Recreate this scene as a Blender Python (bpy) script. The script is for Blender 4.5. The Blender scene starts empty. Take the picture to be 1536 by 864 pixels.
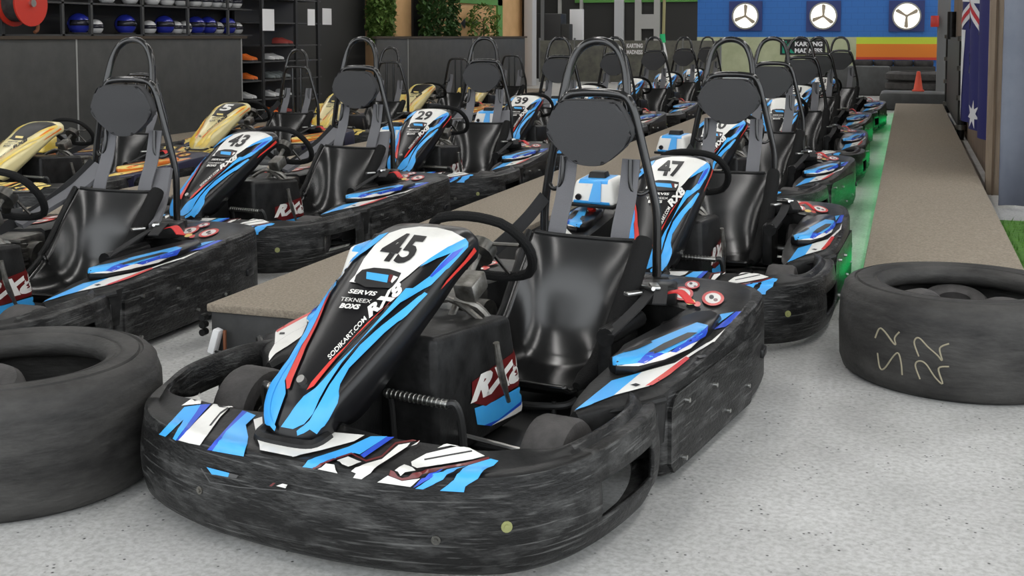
import bpy, bmesh, math, random
from mathutils import Vector, Matrix
from mathutils.bvhtree import BVHTree
from mathutils.geometry import delaunay_2d_cdt
import numpy as np
random.seed(7)
S = bpy.context.scene
COL = S.collection
# ------------------------------------------------------------------ camera
FPX, YH, YP, CH = 1750.0, 54.0, 176.0, 1.25        # focal length in px, horizon row, principal row, eye height
TH = math.atan((YP-YH)/FPX); PSI = math.atan((1362-768)/FPX)
cd = bpy.data.cameras.new('camera'); cam = bpy.data.objects.new('camera', cd); COL.objects.link(cam)
cd.sensor_width = 36; cd.lens = 36*FPX/1536; cd.shift_y = -(432-YP)/1536; cd.clip_end = 200; cd.clip_start = .05
cam.location = (0, 0, CH); cam.rotation_euler = (math.pi/2-TH, 0, PSI); S.camera = cam
# ------------------------------------------------------------------ light
W = bpy.data.worlds.new('daylight'); S.world = W; W.use_nodes = True
W.node_tree.nodes['Background'].inputs[0].default_value = (.93, .97, 1, 1)
W.node_tree.nodes['Background'].inputs[1].default_value = 2.3
S.view_settings.view_transform = 'Standard'; S.view_settings.look = 'None'
S.view_settings.gamma = 1; S.view_settings.use_curve_mapping = False; S.view_settings.exposure = 0.15
LAMP = 12.0
# ------------------------------------------------------------------ pixel helpers (1536x864 frame)
_F0 = Vector((-math.sin(PSI), math.cos(PSI), 0)); _R = Vector((math.cos(PSI), math.sin(PSI), 0)); _Z = Vector((0, 0, 1))
_F = _F0*math.cos(TH)-_Z*math.sin(TH); _D = -_F0*math.sin(TH)-_Z*math.cos(TH); _C = Vector((0, 0, CH))
def ray(u, v): return _F+_R*((u-768)/FPX)+_D*((v-YP)/FPX)
def onax(u, v, ax, val):
    d = ray(u, v); return _C+d*((val-_C[ax])/d[ax])
def onx(u, v, X): return onax(u, v, 0, X)
def ony(u, v, Y): return onax(u, v, 1, Y)
def onz(u, v, z=0.): return onax(u, v, 2, z)
# ------------------------------------------------------------------ materials
MATS = {}
def mat(name, c, rough=.5, metal=0., var=0., vs=8., bump=0., bs=60., c2=None, emit=0., trans=0., coat=0., spec=.5, stretch=None, contrast=(.35, .65), detail=6):
    if name in MATS: return MATS[name]
    m = bpy.data.materials.new(name); m.use_nodes = True; nt = m.node_tree; b = nt.nodes['Principled BSDF']
    b.inputs['Base Color'].default_value = (*c, 1); b.inputs['Roughness'].default_value = rough; b.inputs['Metallic'].default_value = metal
    b.inputs['Specular IOR Level'].default_value = spec
    if coat: b.inputs['Coat Weight'].default_value = coat; b.inputs['Coat Roughness'].default_value = .12
    if emit: b.inputs['Emission Color'].default_value = (*c, 1); b.inputs['Emission Strength'].default_value = emit
    if trans: b.inputs['Transmission Weight'].default_value = trans
    if c2 or bump:
        tc = nt.nodes.new('ShaderNodeTexCoord'); mp = nt.nodes.new('ShaderNodeMapping')
        nt.links.new(tc.outputs['Object'], mp.inputs[0])
        if stretch: mp.inputs['Scale'].default_value = stretch
    if c2:
        n = nt.nodes.new('ShaderNodeTexNoise'); n.inputs['Scale'].default_value = vs; n.inputs['Detail'].default_value = detail; n.inputs['Roughness'].default_value = .65
        nt.links.new(mp.outputs[0], n.inputs['Vector'])
        r = nt.nodes.new('ShaderNodeValToRGB'); r.color_ramp.elements[0].position = contrast[0]; r.color_ramp.elements[1].position = contrast[1]
        r.color_ramp.elements[0].color = (*c, 1); r.color_ramp.elements[1].color = (*c2, 1)
        nt.links.new(n.outputs['Fac'], r.inputs[0]); nt.links.new(r.outputs[0], b.inputs['Base Color'])
        if var:
            q = nt.nodes.new('ShaderNodeMapRange'); q.inputs['To Min'].default_value = max(.03, rough-var); q.inputs['To Max'].default_value = min(1, rough+var)
            nt.links.new(n.outputs['Fac'], q.inputs['Value']); nt.links.new(q.outputs[0], b.inputs['Roughness'])
    if bump:
        n2 = nt.nodes.new('ShaderNodeTexNoise'); n2.inputs['Scale'].default_value = bs; n2.inputs['Detail'].default_value = 5
        nt.links.new(mp.outputs[0], n2.inputs['Vector'])
        bp = nt.nodes.new('ShaderNodeBump'); bp.inputs['Strength'].default_value = bump; bp.inputs['Distance'].default_value = .01
        nt.links.new(n2.outputs['Fac'], bp.inputs['Height']); nt.links.new(bp.outputs[0], b.inputs['Normal'])
    MATS[name] = m; return m
mat('scuffed_plastic', (.009, .009, .009), .40, c2=(.10, .10, .098), vs=8, var=.14, bump=.35, bs=50, stretch=(1, 1, 3), contrast=(.48, .86), detail=14, spec=.25)
def scratches(name, col=(.20, .20, .195)):
    nt = MATS[name].node_tree; b = nt.nodes['Principled BSDF']; old = b.inputs['Base Color'].links[0].from_socket
    tc = nt.nodes.new('ShaderNodeTexCoord'); prev = old
    for rot, sc, lo in (((.25, .1, .5), (3, 3, 70), .60), ((-.3, .3, 1.2), (5, 5, 90), .62), ((.5, -.4, 2.2), (7, 7, 60), .64)):
        mp = nt.nodes.new('ShaderNodeMapping'); mp.inputs['Rotation'].default_value = rot; mp.inputs['Scale'].default_value = sc; nt.links.new(tc.outputs['Object'], mp.inputs[0])
        n = nt.nodes.new('ShaderNodeTexNoise'); n.inputs['Scale'].default_value = 1.6; n.inputs['Detail'].default_value = 4; nt.links.new(mp.outputs[0], n.inputs['Vector'])
        r = nt.nodes.new('ShaderNodeMapRange'); r.inputs['From Min'].default_value = lo; r.inputs['From Max'].default_value = lo+.12; r.inputs['To Max'].default_value = .4; nt.links.new(n.outputs['Fac'], r.inputs['Value'])
        mx = nt.nodes.new('ShaderNodeMix'); mx.data_type = 'RGBA'; nt.links.new(r.outputs[0], mx.inputs['Factor']); nt.links.new(prev, mx.inputs['A']); mx.inputs['B'].default_value = (*col, 1); prev = mx.outputs['Result']
    nt.links.new(prev, b.inputs['Base Color'])
scratches('scuffed_plastic')
mat('black_plastic', (.008, .008, .008), .36, c2=(.022, .022, .022), vs=14, var=.1, bump=.08, bs=90, spec=.22)
mat('gloss_black', (.006, .006, .007), .28, spec=.4)
mat('seat_plastic', (.006, .006, .006), .2, spec=.75)
mat('rubber', (.025, .024, .023), .75, c2=(.055, .052, .05), vs=10, bump=.3, bs=120)
mat('kart_tread', (.035, .033, .032), .7, c2=(.075, .07, .068), vs=12, bump=.2, bs=150)
mat('slick_rubber', (.018, .0175, .017), .55, c2=(.06, .058, .055), vs=3.5, var=.12, bump=.35, bs=25, stretch=(1, 1, 3), spec=.25)
mat('foam', (.010, .010, .010), .85, bump=.5, bs=250, spec=.2)
mat('pad_vinyl', (.055, .055, .057), .6, bump=.15, bs=300, spec=.25)
mat('tube_black', (.012, .012, .012), .2, coat=.3)
mat('chassis', (.02, .02, .02), .45)
mat('steel', (.55, .55, .53), .3, 1.0)
mat('dark_metal', (.10, .10, .095), .4, .9, c2=(.2, .19, .17), vs=20)
mat('alloy', (.32, .31, .29), .45, .9, c2=(.16, .15, .13), vs=30)
mat('webbing', (.15, .15, .16), .85, bump=.4, bs=400)
mat('webbing_black', (.015, .015, .016), .8, bump=.4, bs=400)
mat('dw', (.80, .79, .75), .38, coat=.12, c2=(.62, .61, .57), vs=7, contrast=(.5, .8))
mat('db', (.045, .36, .85), .36, coat=.12, c2=(.06, .42, .86), vs=6)
mat('dn', (.015, .07, .55), .36, coat=.12)
mat('dr', (.62, .035, .025), .36, coat=.12)
mat('dm', (.13, .012, .012), .3, coat=.3)
mat('dk', (.006, .006, .007), .4)
mat('dg', (.06, .06, .06), .4)
mat('yellow', (.80, .55, .06), .36, coat=.1, c2=(.80, .66, .25), vs=6)
mat('cream', (.78, .68, .36), .3, coat=.3)
mat('orange', (.80, .20, .025), .3, coat=.3)
mat('navy', (.012, .012, .04), .4)
mat('washer', (.25, .26, .10), .5)
mat('red_tag', (.62, .03, .03), .6)
mat('red_plastic', (.55, .03, .02), .35)
# ------------------------------------------------------------------ mesh helpers
def mk(name, bm, m, parent=None, smooth=35, kind=None):
    me = bpy.data.meshes.new(name); bmesh.ops.recalc_face_normals(bm, faces=bm.faces[:]); bm.to_mesh(me); bm.free()
    for x in (m if isinstance(m, (list, tuple)) else [m]): me.materials.append(MATS[x] if isinstance(x, str) else x)
    if smooth:
        for p in me.polygons: p.use_smooth = True
        me.set_sharp_from_angle(angle=math.radians(smooth))
    o = bpy.data.objects.new(name, me); COL.objects.link(o)
    if parent: o.parent = parent
    if kind: o['kind'] = kind
    return o
def tag(o, label, cat, group=None):
    o['label'] = label; o['category'] = cat
    if group: o['group'] = group
    return o
def thing(name, label, cat, loc=(0, 0, 0), rz=0., group=None):
    o = bpy.data.objects.new(name, None); COL.objects.link(o); o.location = loc; o.rotation_euler = (0, 0, rz); o.empty_display_size = .1
    return tag(o, label, cat, group)
def box(bm, c, s, rot=None, bev=0., seg=2):
    r = bmesh.ops.create_cube(bm, size=1); vs = r['verts']
    for v in vs: v.co = Vector((v.co.x*s[0], v.co.y*s[1], v.co.z*s[2]))
    if bev:
        es = list({e for v in vs for e in v.link_edges})
        q = bmesh.ops.bevel(bm, geom=es, offset=bev, segments=seg, affect='EDGES', profile=.5); vs = list({v for f in q['faces'] for v in f.verts} | {v for v in vs if v.is_valid})
    M = Matrix.Translation(c) @ (rot.to_4x4() if rot else Matrix.Identity(4))
    for v in vs: v.co = M @ v.co
    return vs
def hull8(bm, pts, bev=0., seg=2):
    """8 corners: bottom 4 (ccw) then top 4"""
    vs = [bm.verts.new(p) for p in pts]
    fs = [(3, 2, 1, 0), (4, 5, 6, 7), (0, 1, 5, 4), (1, 2, 6, 5), (2, 3, 7, 6), (3, 0, 4, 7)]
    faces = [bm.faces.new([vs[i] for i in f]) for f in fs]
    if bev: bmesh.ops.bevel(bm, geom=list({e for f in faces for e in f.edges}), offset=bev, segments=seg, affect='EDGES', profile=.5)
def frame(d):
    d = d.normalized(); a = Vector((0, 0, 1)) if abs(d.z) < .9 else Vector((0, 1, 0))
    u = d.cross(a).normalized(); return u, u.cross(d).normalized()
def cyl(bm, a, b, r, r2=None, seg=16, cap=True):
    a, b = Vector(a), Vector(b); u, v = frame(b-a); r2 = r if r2 is None else r2; L = []
    for p, q in ((a, r), (b, r2)): L.append([bm.verts.new(p+(u*math.cos(t)+v*math.sin(t))*q) for t in [2*math.pi*i/seg for i in range(seg)]])
    for i in range(seg): bm.faces.new((L[0][i], L[0][(i+1) % seg], L[1][(i+1) % seg], L[1][i]))
    if cap: bm.faces.new(L[0][::-1]); bm.faces.new(L[1])
def crom(pts, n=6, closed=False):
    P = [Vector(p) for p in pts]; out = []; N = len(P); rng = range(N if closed else N-1)
    for i in rng:
        if closed: a, b, c, d = P[i-1], P[i], P[(i+1) % N], P[(i+2) % N]
        else: a, b, c, d = P[max(i-1, 0)], P[i], P[i+1], P[min(i+2, N-1)]
        for k in range(n):
            t = k/n; out.append(.5*((2*b)+(c-a)*t+(2*a-5*b+4*c-d)*t*t+(3*b-a-3*c+d)*t**3))
    if not closed: out.append(P[-1])
    return out
def tube(bm, pts, r, seg=10, n=6, closed=False, cap=True, flat=None, rs=None):
    P = crom(pts, n, closed) if n > 1 else [Vector(p) for p in pts]; N = len(P); L = []; pu = None
    for i, p in enumerate(P):
        d = (P[(i+1) % N]-P[i-1]) if closed else (P[min(i+1, N-1)]-P[max(i-1, 0)])
        if pu is None: u, v = frame(d)
        else:
            d = d.normalized(); u = (pu-d*pu.dot(d)).normalized(); v = u.cross(d).normalized()
        pu = u; rr = rs[int(round(i/(N-1)*(len(rs)-1)))] if rs else r
        a, b = (rr, rr) if not flat else flat
        L.append([bm.verts.new(p+u*math.cos(t)*a+v*math.sin(t)*b) for t in [2*math.pi*k/seg for k in range(seg)]])
    for i in range(N if closed else N-1):
        A, B = L[i], L[(i+1) % N]
        for k in range(seg): bm.faces.new((A[k], A[(k+1) % seg], B[(k+1) % seg], B[k]))
    if cap and not closed: bm.faces.new(L[0][::-1]); bm.faces.new(L[-1])
def ribbon(bm, pts, side, w, t=.003, n=6):
    """flat strap along pts, side = width direction"""
    P = crom(pts, n); s = Vector(side).normalized(); L = []
    for i, p in enumerate(P):
        d = (P[min(i+1, len(P)-1)]-P[max(i-1, 0)]).normalized(); sd = (s-d*s.dot(d)).normalized(); nn = d.cross(sd)
        L.append([bm.verts.new(p+sd*a*w/2+nn*b*t/2) for a, b in ((-1, -1), (1, -1), (1, 1), (-1, 1))])
    for a, b in zip(L, L[1:]):
        for k in range(4): bm.faces.new((a[k], a[(k+1) % 4], b[(k+1) % 4], b[k]))
    bm.faces.new(L[0][::-1]); bm.faces.new(L[-1])
def grid(bm, rows, closed=False, skip=None):
    V = [[bm.verts.new(p) for p in r] for r in rows]
    for i in range(len(V)-1):
        m = len(V[i]); rg = range(m if closed else m-1)
        for j in rg:
            if skip and skip(i, j): continue
            bm.faces.new((V[i][j], V[i][(j+1) % m], V[i+1][(j+1) % m], V[i+1][j]))
    return V
def lathe(bm, prof, seg=32, axis='z', c=(0, 0, 0), closed=False):
    """prof: list of (r, h)"""
    rows = []
    for i in range(seg):
        t = 2*math.pi*i/seg; q = []
        for r, h in prof:
            p = (r*math.cos(t), r*math.sin(t), h)
            if axis == 'x': p = (h, p[0], p[1])
            if axis == 'y': p = (p[0], h, p[1])
            q.append(Vector(p)+Vector(c))
        rows.append(q)
    V = [[bm.verts.new(p) for p in r] for r in rows]; m = len(prof)
    for i in range(seg):
        A, B = V[i], V[(i+1) % seg]
        for j in range(m if closed else m-1): bm.faces.new((A[j], A[(j+1) % m], B[(j+1) % m], B[j]))
def prism(bm, pts, z0, z1, bev=0., tf=None, seg=2):
    lo = [bm.verts.new((x, y, z0)) for x, y in pts]; hi = [bm.verts.new((x, y, z1)) for x, y in pts]; n = len(pts)
    f1 = bm.faces.new(lo[::-1]); f2 = bm.faces.new(hi); fs = [f1, f2]
    for i in range(n): fs.append(bm.faces.new((lo[i], lo[(i+1) % n], hi[(i+1) % n], hi[i])))
    if bev: bmesh.ops.bevel(bm, geom=list(set(f1.edges) | set(f2.edges)), offset=bev, segments=seg, affect='EDGES', profile=.5)
    if tf:
        for v in bm.verts: v.co = tf @ v.co
def solid(o, t, ref=(0, .4, .1), sgn=1):
    """shell of thickness t growing inwards (towards ref; away from it when sgn = -1)"""
    r = Vector(ref); s = sum(p.normal.dot(p.center-r)*p.area for p in o.data.polygons)
    if s*sgn < 0: o.data.flip_normals()
    off = -1.; md = o.modifiers.new('thickness', 'SOLIDIFY'); md.thickness = t; md.offset = off
    return o
def text2d(s, bold=.02, shear=0., gap=1.):
    """unit-box triangles of a word in the built-in font"""
    cu = bpy.data.curves.new('t', 'FONT'); cu.body = s; cu.offset = bold; cu.shear = shear; cu.resolution_u = 3; cu.space_character = gap
    o = bpy.data.objects.new('t', cu); COL.objects.link(o); dg = bpy.context.evaluated_depsgraph_get(); me = o.evaluated_get(dg).to_mesh()
    me.calc_loop_triangles(); V = np.array([v.co[:2] for v in me.vertices]); T = [tuple(t.vertices) for t in me.loop_triangles]
    lo, hi = V.min(0), V.max(0); V = (V-lo)/(hi-lo); asp = (hi-lo)[0]/(hi-lo)[1]
    bpy.data.objects.remove(o); bpy.data.curves.remove(cu); return V, T, asp
def flat_text(name, s, origin, ex, ey, m, parent, bold=.02, lift=.004, shear=0., gap=1.):
    V, T, _ = text2d(s, bold, shear, gap); bm = bmesh.new(); o, ex, ey = Vector(origin), Vector(ex), Vector(ey); n = ex.cross(ey).normalized()*lift
    vs = [bm.verts.new(o+ex*v[0]+ey*v[1]+n) for v in V]
    for t in T:
        try: bm.faces.new([vs[i] for i in t])
        except ValueError: pass
    return mk(name, bm, m, parent, smooth=0)
# ------------------------------------------------------------------ decals: outlines traced on the photo, wrapped on to the part's own surface
K0 = Vector((-1.34, 2.925, 0)); KY = math.radians(8.5)
KM = Matrix(((math.cos(KY), -math.sin(KY), 0), (math.sin(KY), math.cos(KY), 0), (0, 0, 1)))   # world -> kart axes
_CO = KM @ (_C-K0)
def kray(u, v): return KM @ ray(u, v)
def kpl(u, v, ax, val):
    d = kray(u, v); return _CO+d*((val-_CO[ax])/d[ax])
def crop(ox, oy, s): return lambda *p: [(ox+x/s, oy+y/s) for x, y in p]
C1 = crop(500, 320, 6.17); C2 = crop(380, 440, 3.758); C3 = crop(220, 580, 5.76); C4 = crop(440, 620, 4.8); C5 = crop(840, 400, 3.6); C6 = crop(480, 440, 3.6)
def stroke(pts, w):
    P = [Vector(p) for p in pts]; L, R = [], []
    for i, p in enumerate(P):
        d = (P[min(i+1, len(P)-1)]-P[max(i-1, 0)]).normalized(); n = Vector((-d.y, d.x))*w/2; L.append(tuple(p+n)); R.append(tuple(p-n))
    return L+R[::-1]
def tri_poly(poly, step=5.):
    P = []
    for i, a in enumerate(poly):
        b = poly[(i+1) % len(poly)]; n = max(1, int(math.dist(a, b)/step))
        P += [Vector((a[0]+(b[0]-a[0])*k/n, a[1]+(b[1]-a[1])*k/n)) for k in range(n)]
    ne = len(P); E = [(i, (i+1) % ne) for i in range(ne)]
    xs = [p.x for p in P]; ys = [p.y for p in P]; y = min(ys)+step
    Q = list(P)
    while y < max(ys):
        x = min(xs)+step
        while x < max(xs):
            Q.append(Vector((x+random.uniform(-.4, .4), y+random.uniform(-.4, .4)))); x += step
        y += step
    r = delaunay_2d_cdt(Q, E, [], 1, .05)
    return [tuple(v) for v in r[0]], [tuple(f) for f in r[2]]
def decal(name, objs, items, parent, mirror=(), lift=.003):
    bm0 = bmesh.new()
    for ob in objs: bm0.from_mesh(ob.data)
    bmesh.ops.recalc_face_normals(bm0, faces=bm0.faces[:]); tree = BVHTree.FromBMesh(bm0); bm0.free()
    mats = []; bm = bmesh.new()
    for k, (shape, m) in enumerate(items):
        if m not in mats: mats.append(m)
        mi = mats.index(m)
        if isinstance(shape, tuple) and shape[0] == 'T':
            _, s, o, ex, ey, bold, shear = shape; V, T, _a = text2d(s, bold, shear); tb = bmesh.new()
            vs = [tb.verts.new((o[0]+ex[0]*v[0]+ey[0]*v[1], o[1]+ex[1]*v[0]+ey[1]*v[1], 0)) for v in V]
            for t in T:
                try: tb.faces.new([vs[i] for i in t])
                except ValueError: pass
            for _i in range(2):
                es = [e for e in tb.edges if e.calc_length() > 7]
                if es: bmesh.ops.subdivide_edges(tb, edges=es, cuts=1)
            bmesh.ops.triangulate(tb, faces=tb.faces[:]); tb.verts.index_update()
            V = [v.co[:2] for v in tb.verts]; T = [tuple(v.index for v in f.verts) for f in tb.faces]; tb.free()
        else: V, T = tri_poly(shape)
        hit = [tree.ray_cast(_CO, kray(u, v)) for u, v in V]
        ds = [h[3] for h in hit if h[0] is not None]
        if not ds: continue
        md = sorted(ds)[len(ds)//2]; pts = []; good = [(w, h[3]) for w, h in zip(V, hit) if h[0] is not None and md*.8 <= h[3] <= md*1.25]
        for (u, v), h in zip(V, hit):
            if h[0] is None or h[3] > md*1.25 or h[3] < md*.8:
                dd = min(good, key=lambda g: (g[0][0]-u)**2+(g[0][1]-v)**2)[1]
                q = tree.find_nearest(_CO+kray(u, v).normalized()*dd); p, n = q[0], q[1]
            else: p, n = h[0], h[1]
            if n.dot(p-_CO) > 0: n = -n
            pts.append(p+n*(lift+.0003*k))
        sides = (1, -1) if k in mirror else (1,)
        for sd in sides:
            vs = [bm.verts.new((p.x*sd, p.y, p.z)) for p in pts]
            for t in T:
                try: f = bm.faces.new([vs[i] for i in (t if sd > 0 else t[::-1])])
                except ValueError: continue
                f.material_index = mi
    me = bpy.data.meshes.new(name); bm.to_mesh(me); bm.free()
    for x in mats: me.materials.append(MATS[x])
    for p in me.polygons: p.use_smooth = True
    o = bpy.data.objects.new(name, me); COL.objects.link(o); o.parent = parent
    return o
# ================================================================== the go-kart (x right, y back, z up, origin under the front axle)
def mir(P): return [(-x, y) for x, y in P[:0:-1]]+P
def smooth(a, b, t): t = max(0, min(1, (t-a)/(b-a))); return t*t*(3-2*t)
def front_bumper(root):
    O = [(0, -.562), (.15, -.557), (.28, -.541), (.42, -.502), (.55, -.44), (.63, -.36), (.685, -.24), (.71, -.08), (.715, .08), (.70, .2), (.65, .29), (.58, .31)]
    I = [(0, -.36), (.13, -.37), (.24, -.385), (.36, -.375), (.47, -.365), (.545, -.31), (.60, -.21), (.625, -.08), (.63, .06), (.62, .15), (.59, .21), (.55, .24)]
    Oc = crom([(x*(1 if x >= 0 else .91+.09*smooth(-.3, 0, y)), y, 0) for x, y in mir(O)], 8); Ic = crom([(x, y, 0) for x, y in mir(I)], 8); rows = []; ys = []
    for o, i in zip(Oc, Ic):
        d = (i-o); L = d.length; d = d/L; a = smooth(-.38, -.12, o.y); ys.append(o.y); r = []
        low = .022+.05*smooth(.05, .3, o.y)
        for n, z in ((.07, low+.012), (.03, low), (.004, low+.02), (-.006, .075), (-.010, .10), (-.012, .13), (-.011, .16), (-.008, .19), (-.003, .22), (.001, .247), (.004, .259), (.012, .2635), (.04, .260)): r.append(o+d*n+_Z*z)
        zi = .285*(1-a)+.238*a; rise = .03*a
        for k in range(1, 8):
            t = k/7; n = .04+(L-.04)*t; z = .258+(zi-.258)*t+rise*math.sin(math.pi*t); r.append(o+d*n+_Z*z)
        r.append(i+d*.008+_Z*(zi-.02)); r.append(i+d*.006+_Z*(zi-.045))
        rows.append(r)
    bm = bmesh.new(); grid(bm, rows, skip=lambda i, j: -.19 < ys[i] < .10 and 4 <= j < 7)
    o = solid(mk('front_bumper', bm, ['scuffed_plastic', 'black_plastic'], root, 40), .012)
    for p in o.data.polygons:
        if p.center.z > .2575 and p.center.y < -.2: p.material_index = 1
    # raised rib around the long recess on both cheeks
    for sd in (-1, 1):
        pts = []
        for u, v in ((.35, .20), (.50, .205), (.60, .20), (.655, .185), (.668, .15), (.66, .10), (.62, .075), (.5, .065)):
            best = min((p for p in Oc if p.x*sd > 0), key=lambda p: abs(p.x*sd-u*(1 if sd > 0 else .92)) if p.y < -.2 else 9); pts.append((best.x-sd*.002, best.y+.001, v))
        bm = bmesh.new(); tube(bm, pts, .006, 6, 4); mk('bumper_rib', bm, 'scuffed_plastic', o)
    return o
def wheel(root, x, y, r, w, name):
    bm = bmesh.new(); h = w/2; lathe(bm, [(r*.55, -h*.72), (r*.62, -h*.95), (r*.82, -h), (r*.95, -h*.9), (r, -h*.7), (r, h*.7), (r*.95, h*.9), (r*.82, h), (r*.62, h*.95), (r*.55, h*.72)], 36, 'x', (x, y, r), True)
    o = mk(name, bm, 'kart_tread', root)
    bm = bmesh.new(); lathe(bm, [(.015, -h*.2), (r*.3, -h*.25), (r*.5, -h*.75), (r*.58, -h*.85), (r*.58, h*.85), (r*.5, h*.75), (r*.3, h*.25), (.015, h*.2)], 24, 'x', (x, y, r))
    cyl(bm, (x-h*.5, y, r), (x+h*.5, y, r), .022, seg=12); mk('rim', bm, 'dark_metal', o)
def make_kart():
    root = thing('go_kart', 'kart', 'go-kart', K0, -KY)
    fb = front_bumper(root)
    # ---- nose panel
    T = [(-.478, .262, .040, .075, .012), (-.470, .300, .045, .088, .035), (-.455, .345, .044, .097, .065), (-.41, .393, .046, .108, .085), (-.34, .437, .054, .120, .085), (-.23, .497, .070, .134, .07), (-.138, .550, .086, .144, .06), (-.04, .605, .10, .151, .055), (.034, .648, .11, .155, .05), (.11, .678, .115, .157, .045), (.177, .692, .115, .155, .04), (.22, .694, .105, .146, .035), (.25, .690, .085, .125, .03)]
    Tc = np.array([list(v) for v in T]); rows = []
    pa = crom([t[:3] for t in T], 4); pb = crom([(t[3], t[4], 0) for t in T], 4)
    for k, (a, b) in enumerate(zip(pa, pb)):
        y, z, wr = a; wb, fin = b.x, b.y
        d = (pa[min(k+1, len(pa)-1)]-pa[max(k-1, 0)]); dn = Vector((0, -d.y, d.x)).normalized()
        if dn.z < 0: dn = -dn
        c = Vector((0, y, z)); half = [(0, .004), (wr*.5, .003), (wr, 0), (wr*.6+wb*.4, -.007), (wb*.93, -.018), (wb, -.027), (wb+.004, -.04), (wb+.006, -.04-fin*.5), (wb+.002, -.04-fin)]
        rows.append([c+Vector((-x, 0, 0))+dn*h for x, h in half[:0:-1]]+[c+Vector((x, 0, 0))+dn*h for x, h in half])
    bm = bmesh.new(); grid(bm, rows); nose = solid(mk('nose_panel', bm, 'gloss_black', root, 50), .008, (0, .1, .2))
    # tip rubber
    bm = bmesh.new(); tube(bm, [(-.088, -.43, .275), (-.082, -.475, .266), (-.045, -.489, .264), (.045, -.489, .264), (.082, -.475, .266), (.088, -.43, .275)], .019, 8, 4); mk('nose_lip', bm, 'black_plastic', nose)
    it = [
     (C1((150, 640), (205, 580), (285, 430), (400, 285), (520, 190), (640, 150), (800, 130), (960, 140), (1100, 175), (1215, 240), (1060, 320), (900, 420), (780, 510), (700, 580), (620, 640), (545, 700), (300, 660)), 'dw'),
     (C1((195, 640), (215, 580), (270, 530), (380, 510), (520, 522), (632, 560), (590, 640), (540, 700), (300, 690)), 'dk'),
     (C1((312, 550), (515, 580), (500, 650), (308, 615)), 'db'), (C1((560, 585), (602, 600), (545, 655), (535, 640)), 'dw'), (C1((525, 575), (555, 580), (530, 645), (512, 640)), 'dm'),
     (C1((1215, 240), (1243, 280), (1235, 315), (1130, 430), (990, 580), (900, 670), (780, 740), (640, 825), (560, 870), (480, 940), (560, 830), (640, 760), (740, 700), (890, 590), (990, 470), (1085, 375), (960, 425), (800, 508), (900, 420), (1060, 320)), 'db'),
     (C1((1100, 372), (1205, 322), (1130, 405), (910, 600), (890, 592), (1000, 470)), 'dn'),
     (C1((1290, 320), (1312, 350), (1250, 425), (1100, 580), (980, 705), (1035, 620), (1200, 440)), 'dr'),
     (C1((515, 190), (430, 215), (240, 350), (60, 510), (0, 590), (-50, 690), (-95, 770), (-70, 770), (0, 690), (110, 515), (250, 400), (400, 290)), 'db'),
     (C2((432, -5), (398, 50), (338, 190), (278, 310), (190, 490), (195, 545), (212, 540), (227, 490), (302, 310), (362, 190), (415, 60), (442, 0)), 'dr'),
     (C2((428, -10), (393, 0), (365, 65), (300, 220), (230, 350), (150, 480), (88, 590), (66, 680), (66, 735), (125, 752), (150, 680), (190, 570), (185, 500), (275, 310), (335, 190), (395, 55)), 'db'),
     (C2((845, -10), (700, 130), (560, 270), (470, 375), (400, 460), (345, 530), (305, 552), (330, 510), (430, 395), (520, 310), (640, 180), (740, 90), (820, 10)), 'dr'),
     (C2((165, 752), (232, 764), (290, 735), (340, 680), (375, 600), (420, 520), (500, 400), (600, 280), (700, 180), (830, 60), (930, -20), (860, -20), (720, 140), (590, 290), (480, 400), (410, 480), (350, 545), (290, 585), (240, 645)), 'db'),
     (C2((256, 800), (252, 775), (322, 715), (382, 612), (432, 522), (502, 427), (602, 302), (722, 192), (862, 82), (960, 0), (977, 10), (860, 130), (740, 230), (640, 330), (540, 430), (490, 520), (470, 620), (420, 710), (360, 790), (322, 765), (290, 785)), 'db'),
     (('T', 'SERVIS', (523, 442.5), (42, 4.5), (2.5, -6.5), .03, .25), 'dw'), (('T', 'TEKNEEX', (512, 454), (45, 4), (2, -5.5), .0, .1), 'dw'), (('T', 'BOXS', (510, 465), (30, 2.5), (2.5, -7.5), .05, .25), 'dw'),
     (('T', 'RX8', (555, 481), (52, -42), (-7, -14), .05, .2), 'dw'), (('T', 'SODIKART.COM', (496, 543), (56, -61), (-4.5, -5), .02, .1), 'dw'),
    ]
    decal('nose_graphics', [nose], it, nose, mirror=(7, 13))
    bm = bmesh.new(); p = kpl(455, 573, 0, 0); cyl(bm, p+Vector((0, .03, -.03)), p+Vector((0, -.012, .012)), .011, seg=12); mk('bolt', bm, 'steel', nose)
    # ---- deck graphics on the bumper
    wc = C3((925, 300), (1000, 275), (1010, 400), (1100, 455), (1260, 465), (1400, 440))+C4((160, 215), (290, 150), (515, 170), (440, 215), (200, 280), (0, 325))+C3((1260, 615), (985, 560), (960, 480))
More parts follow.
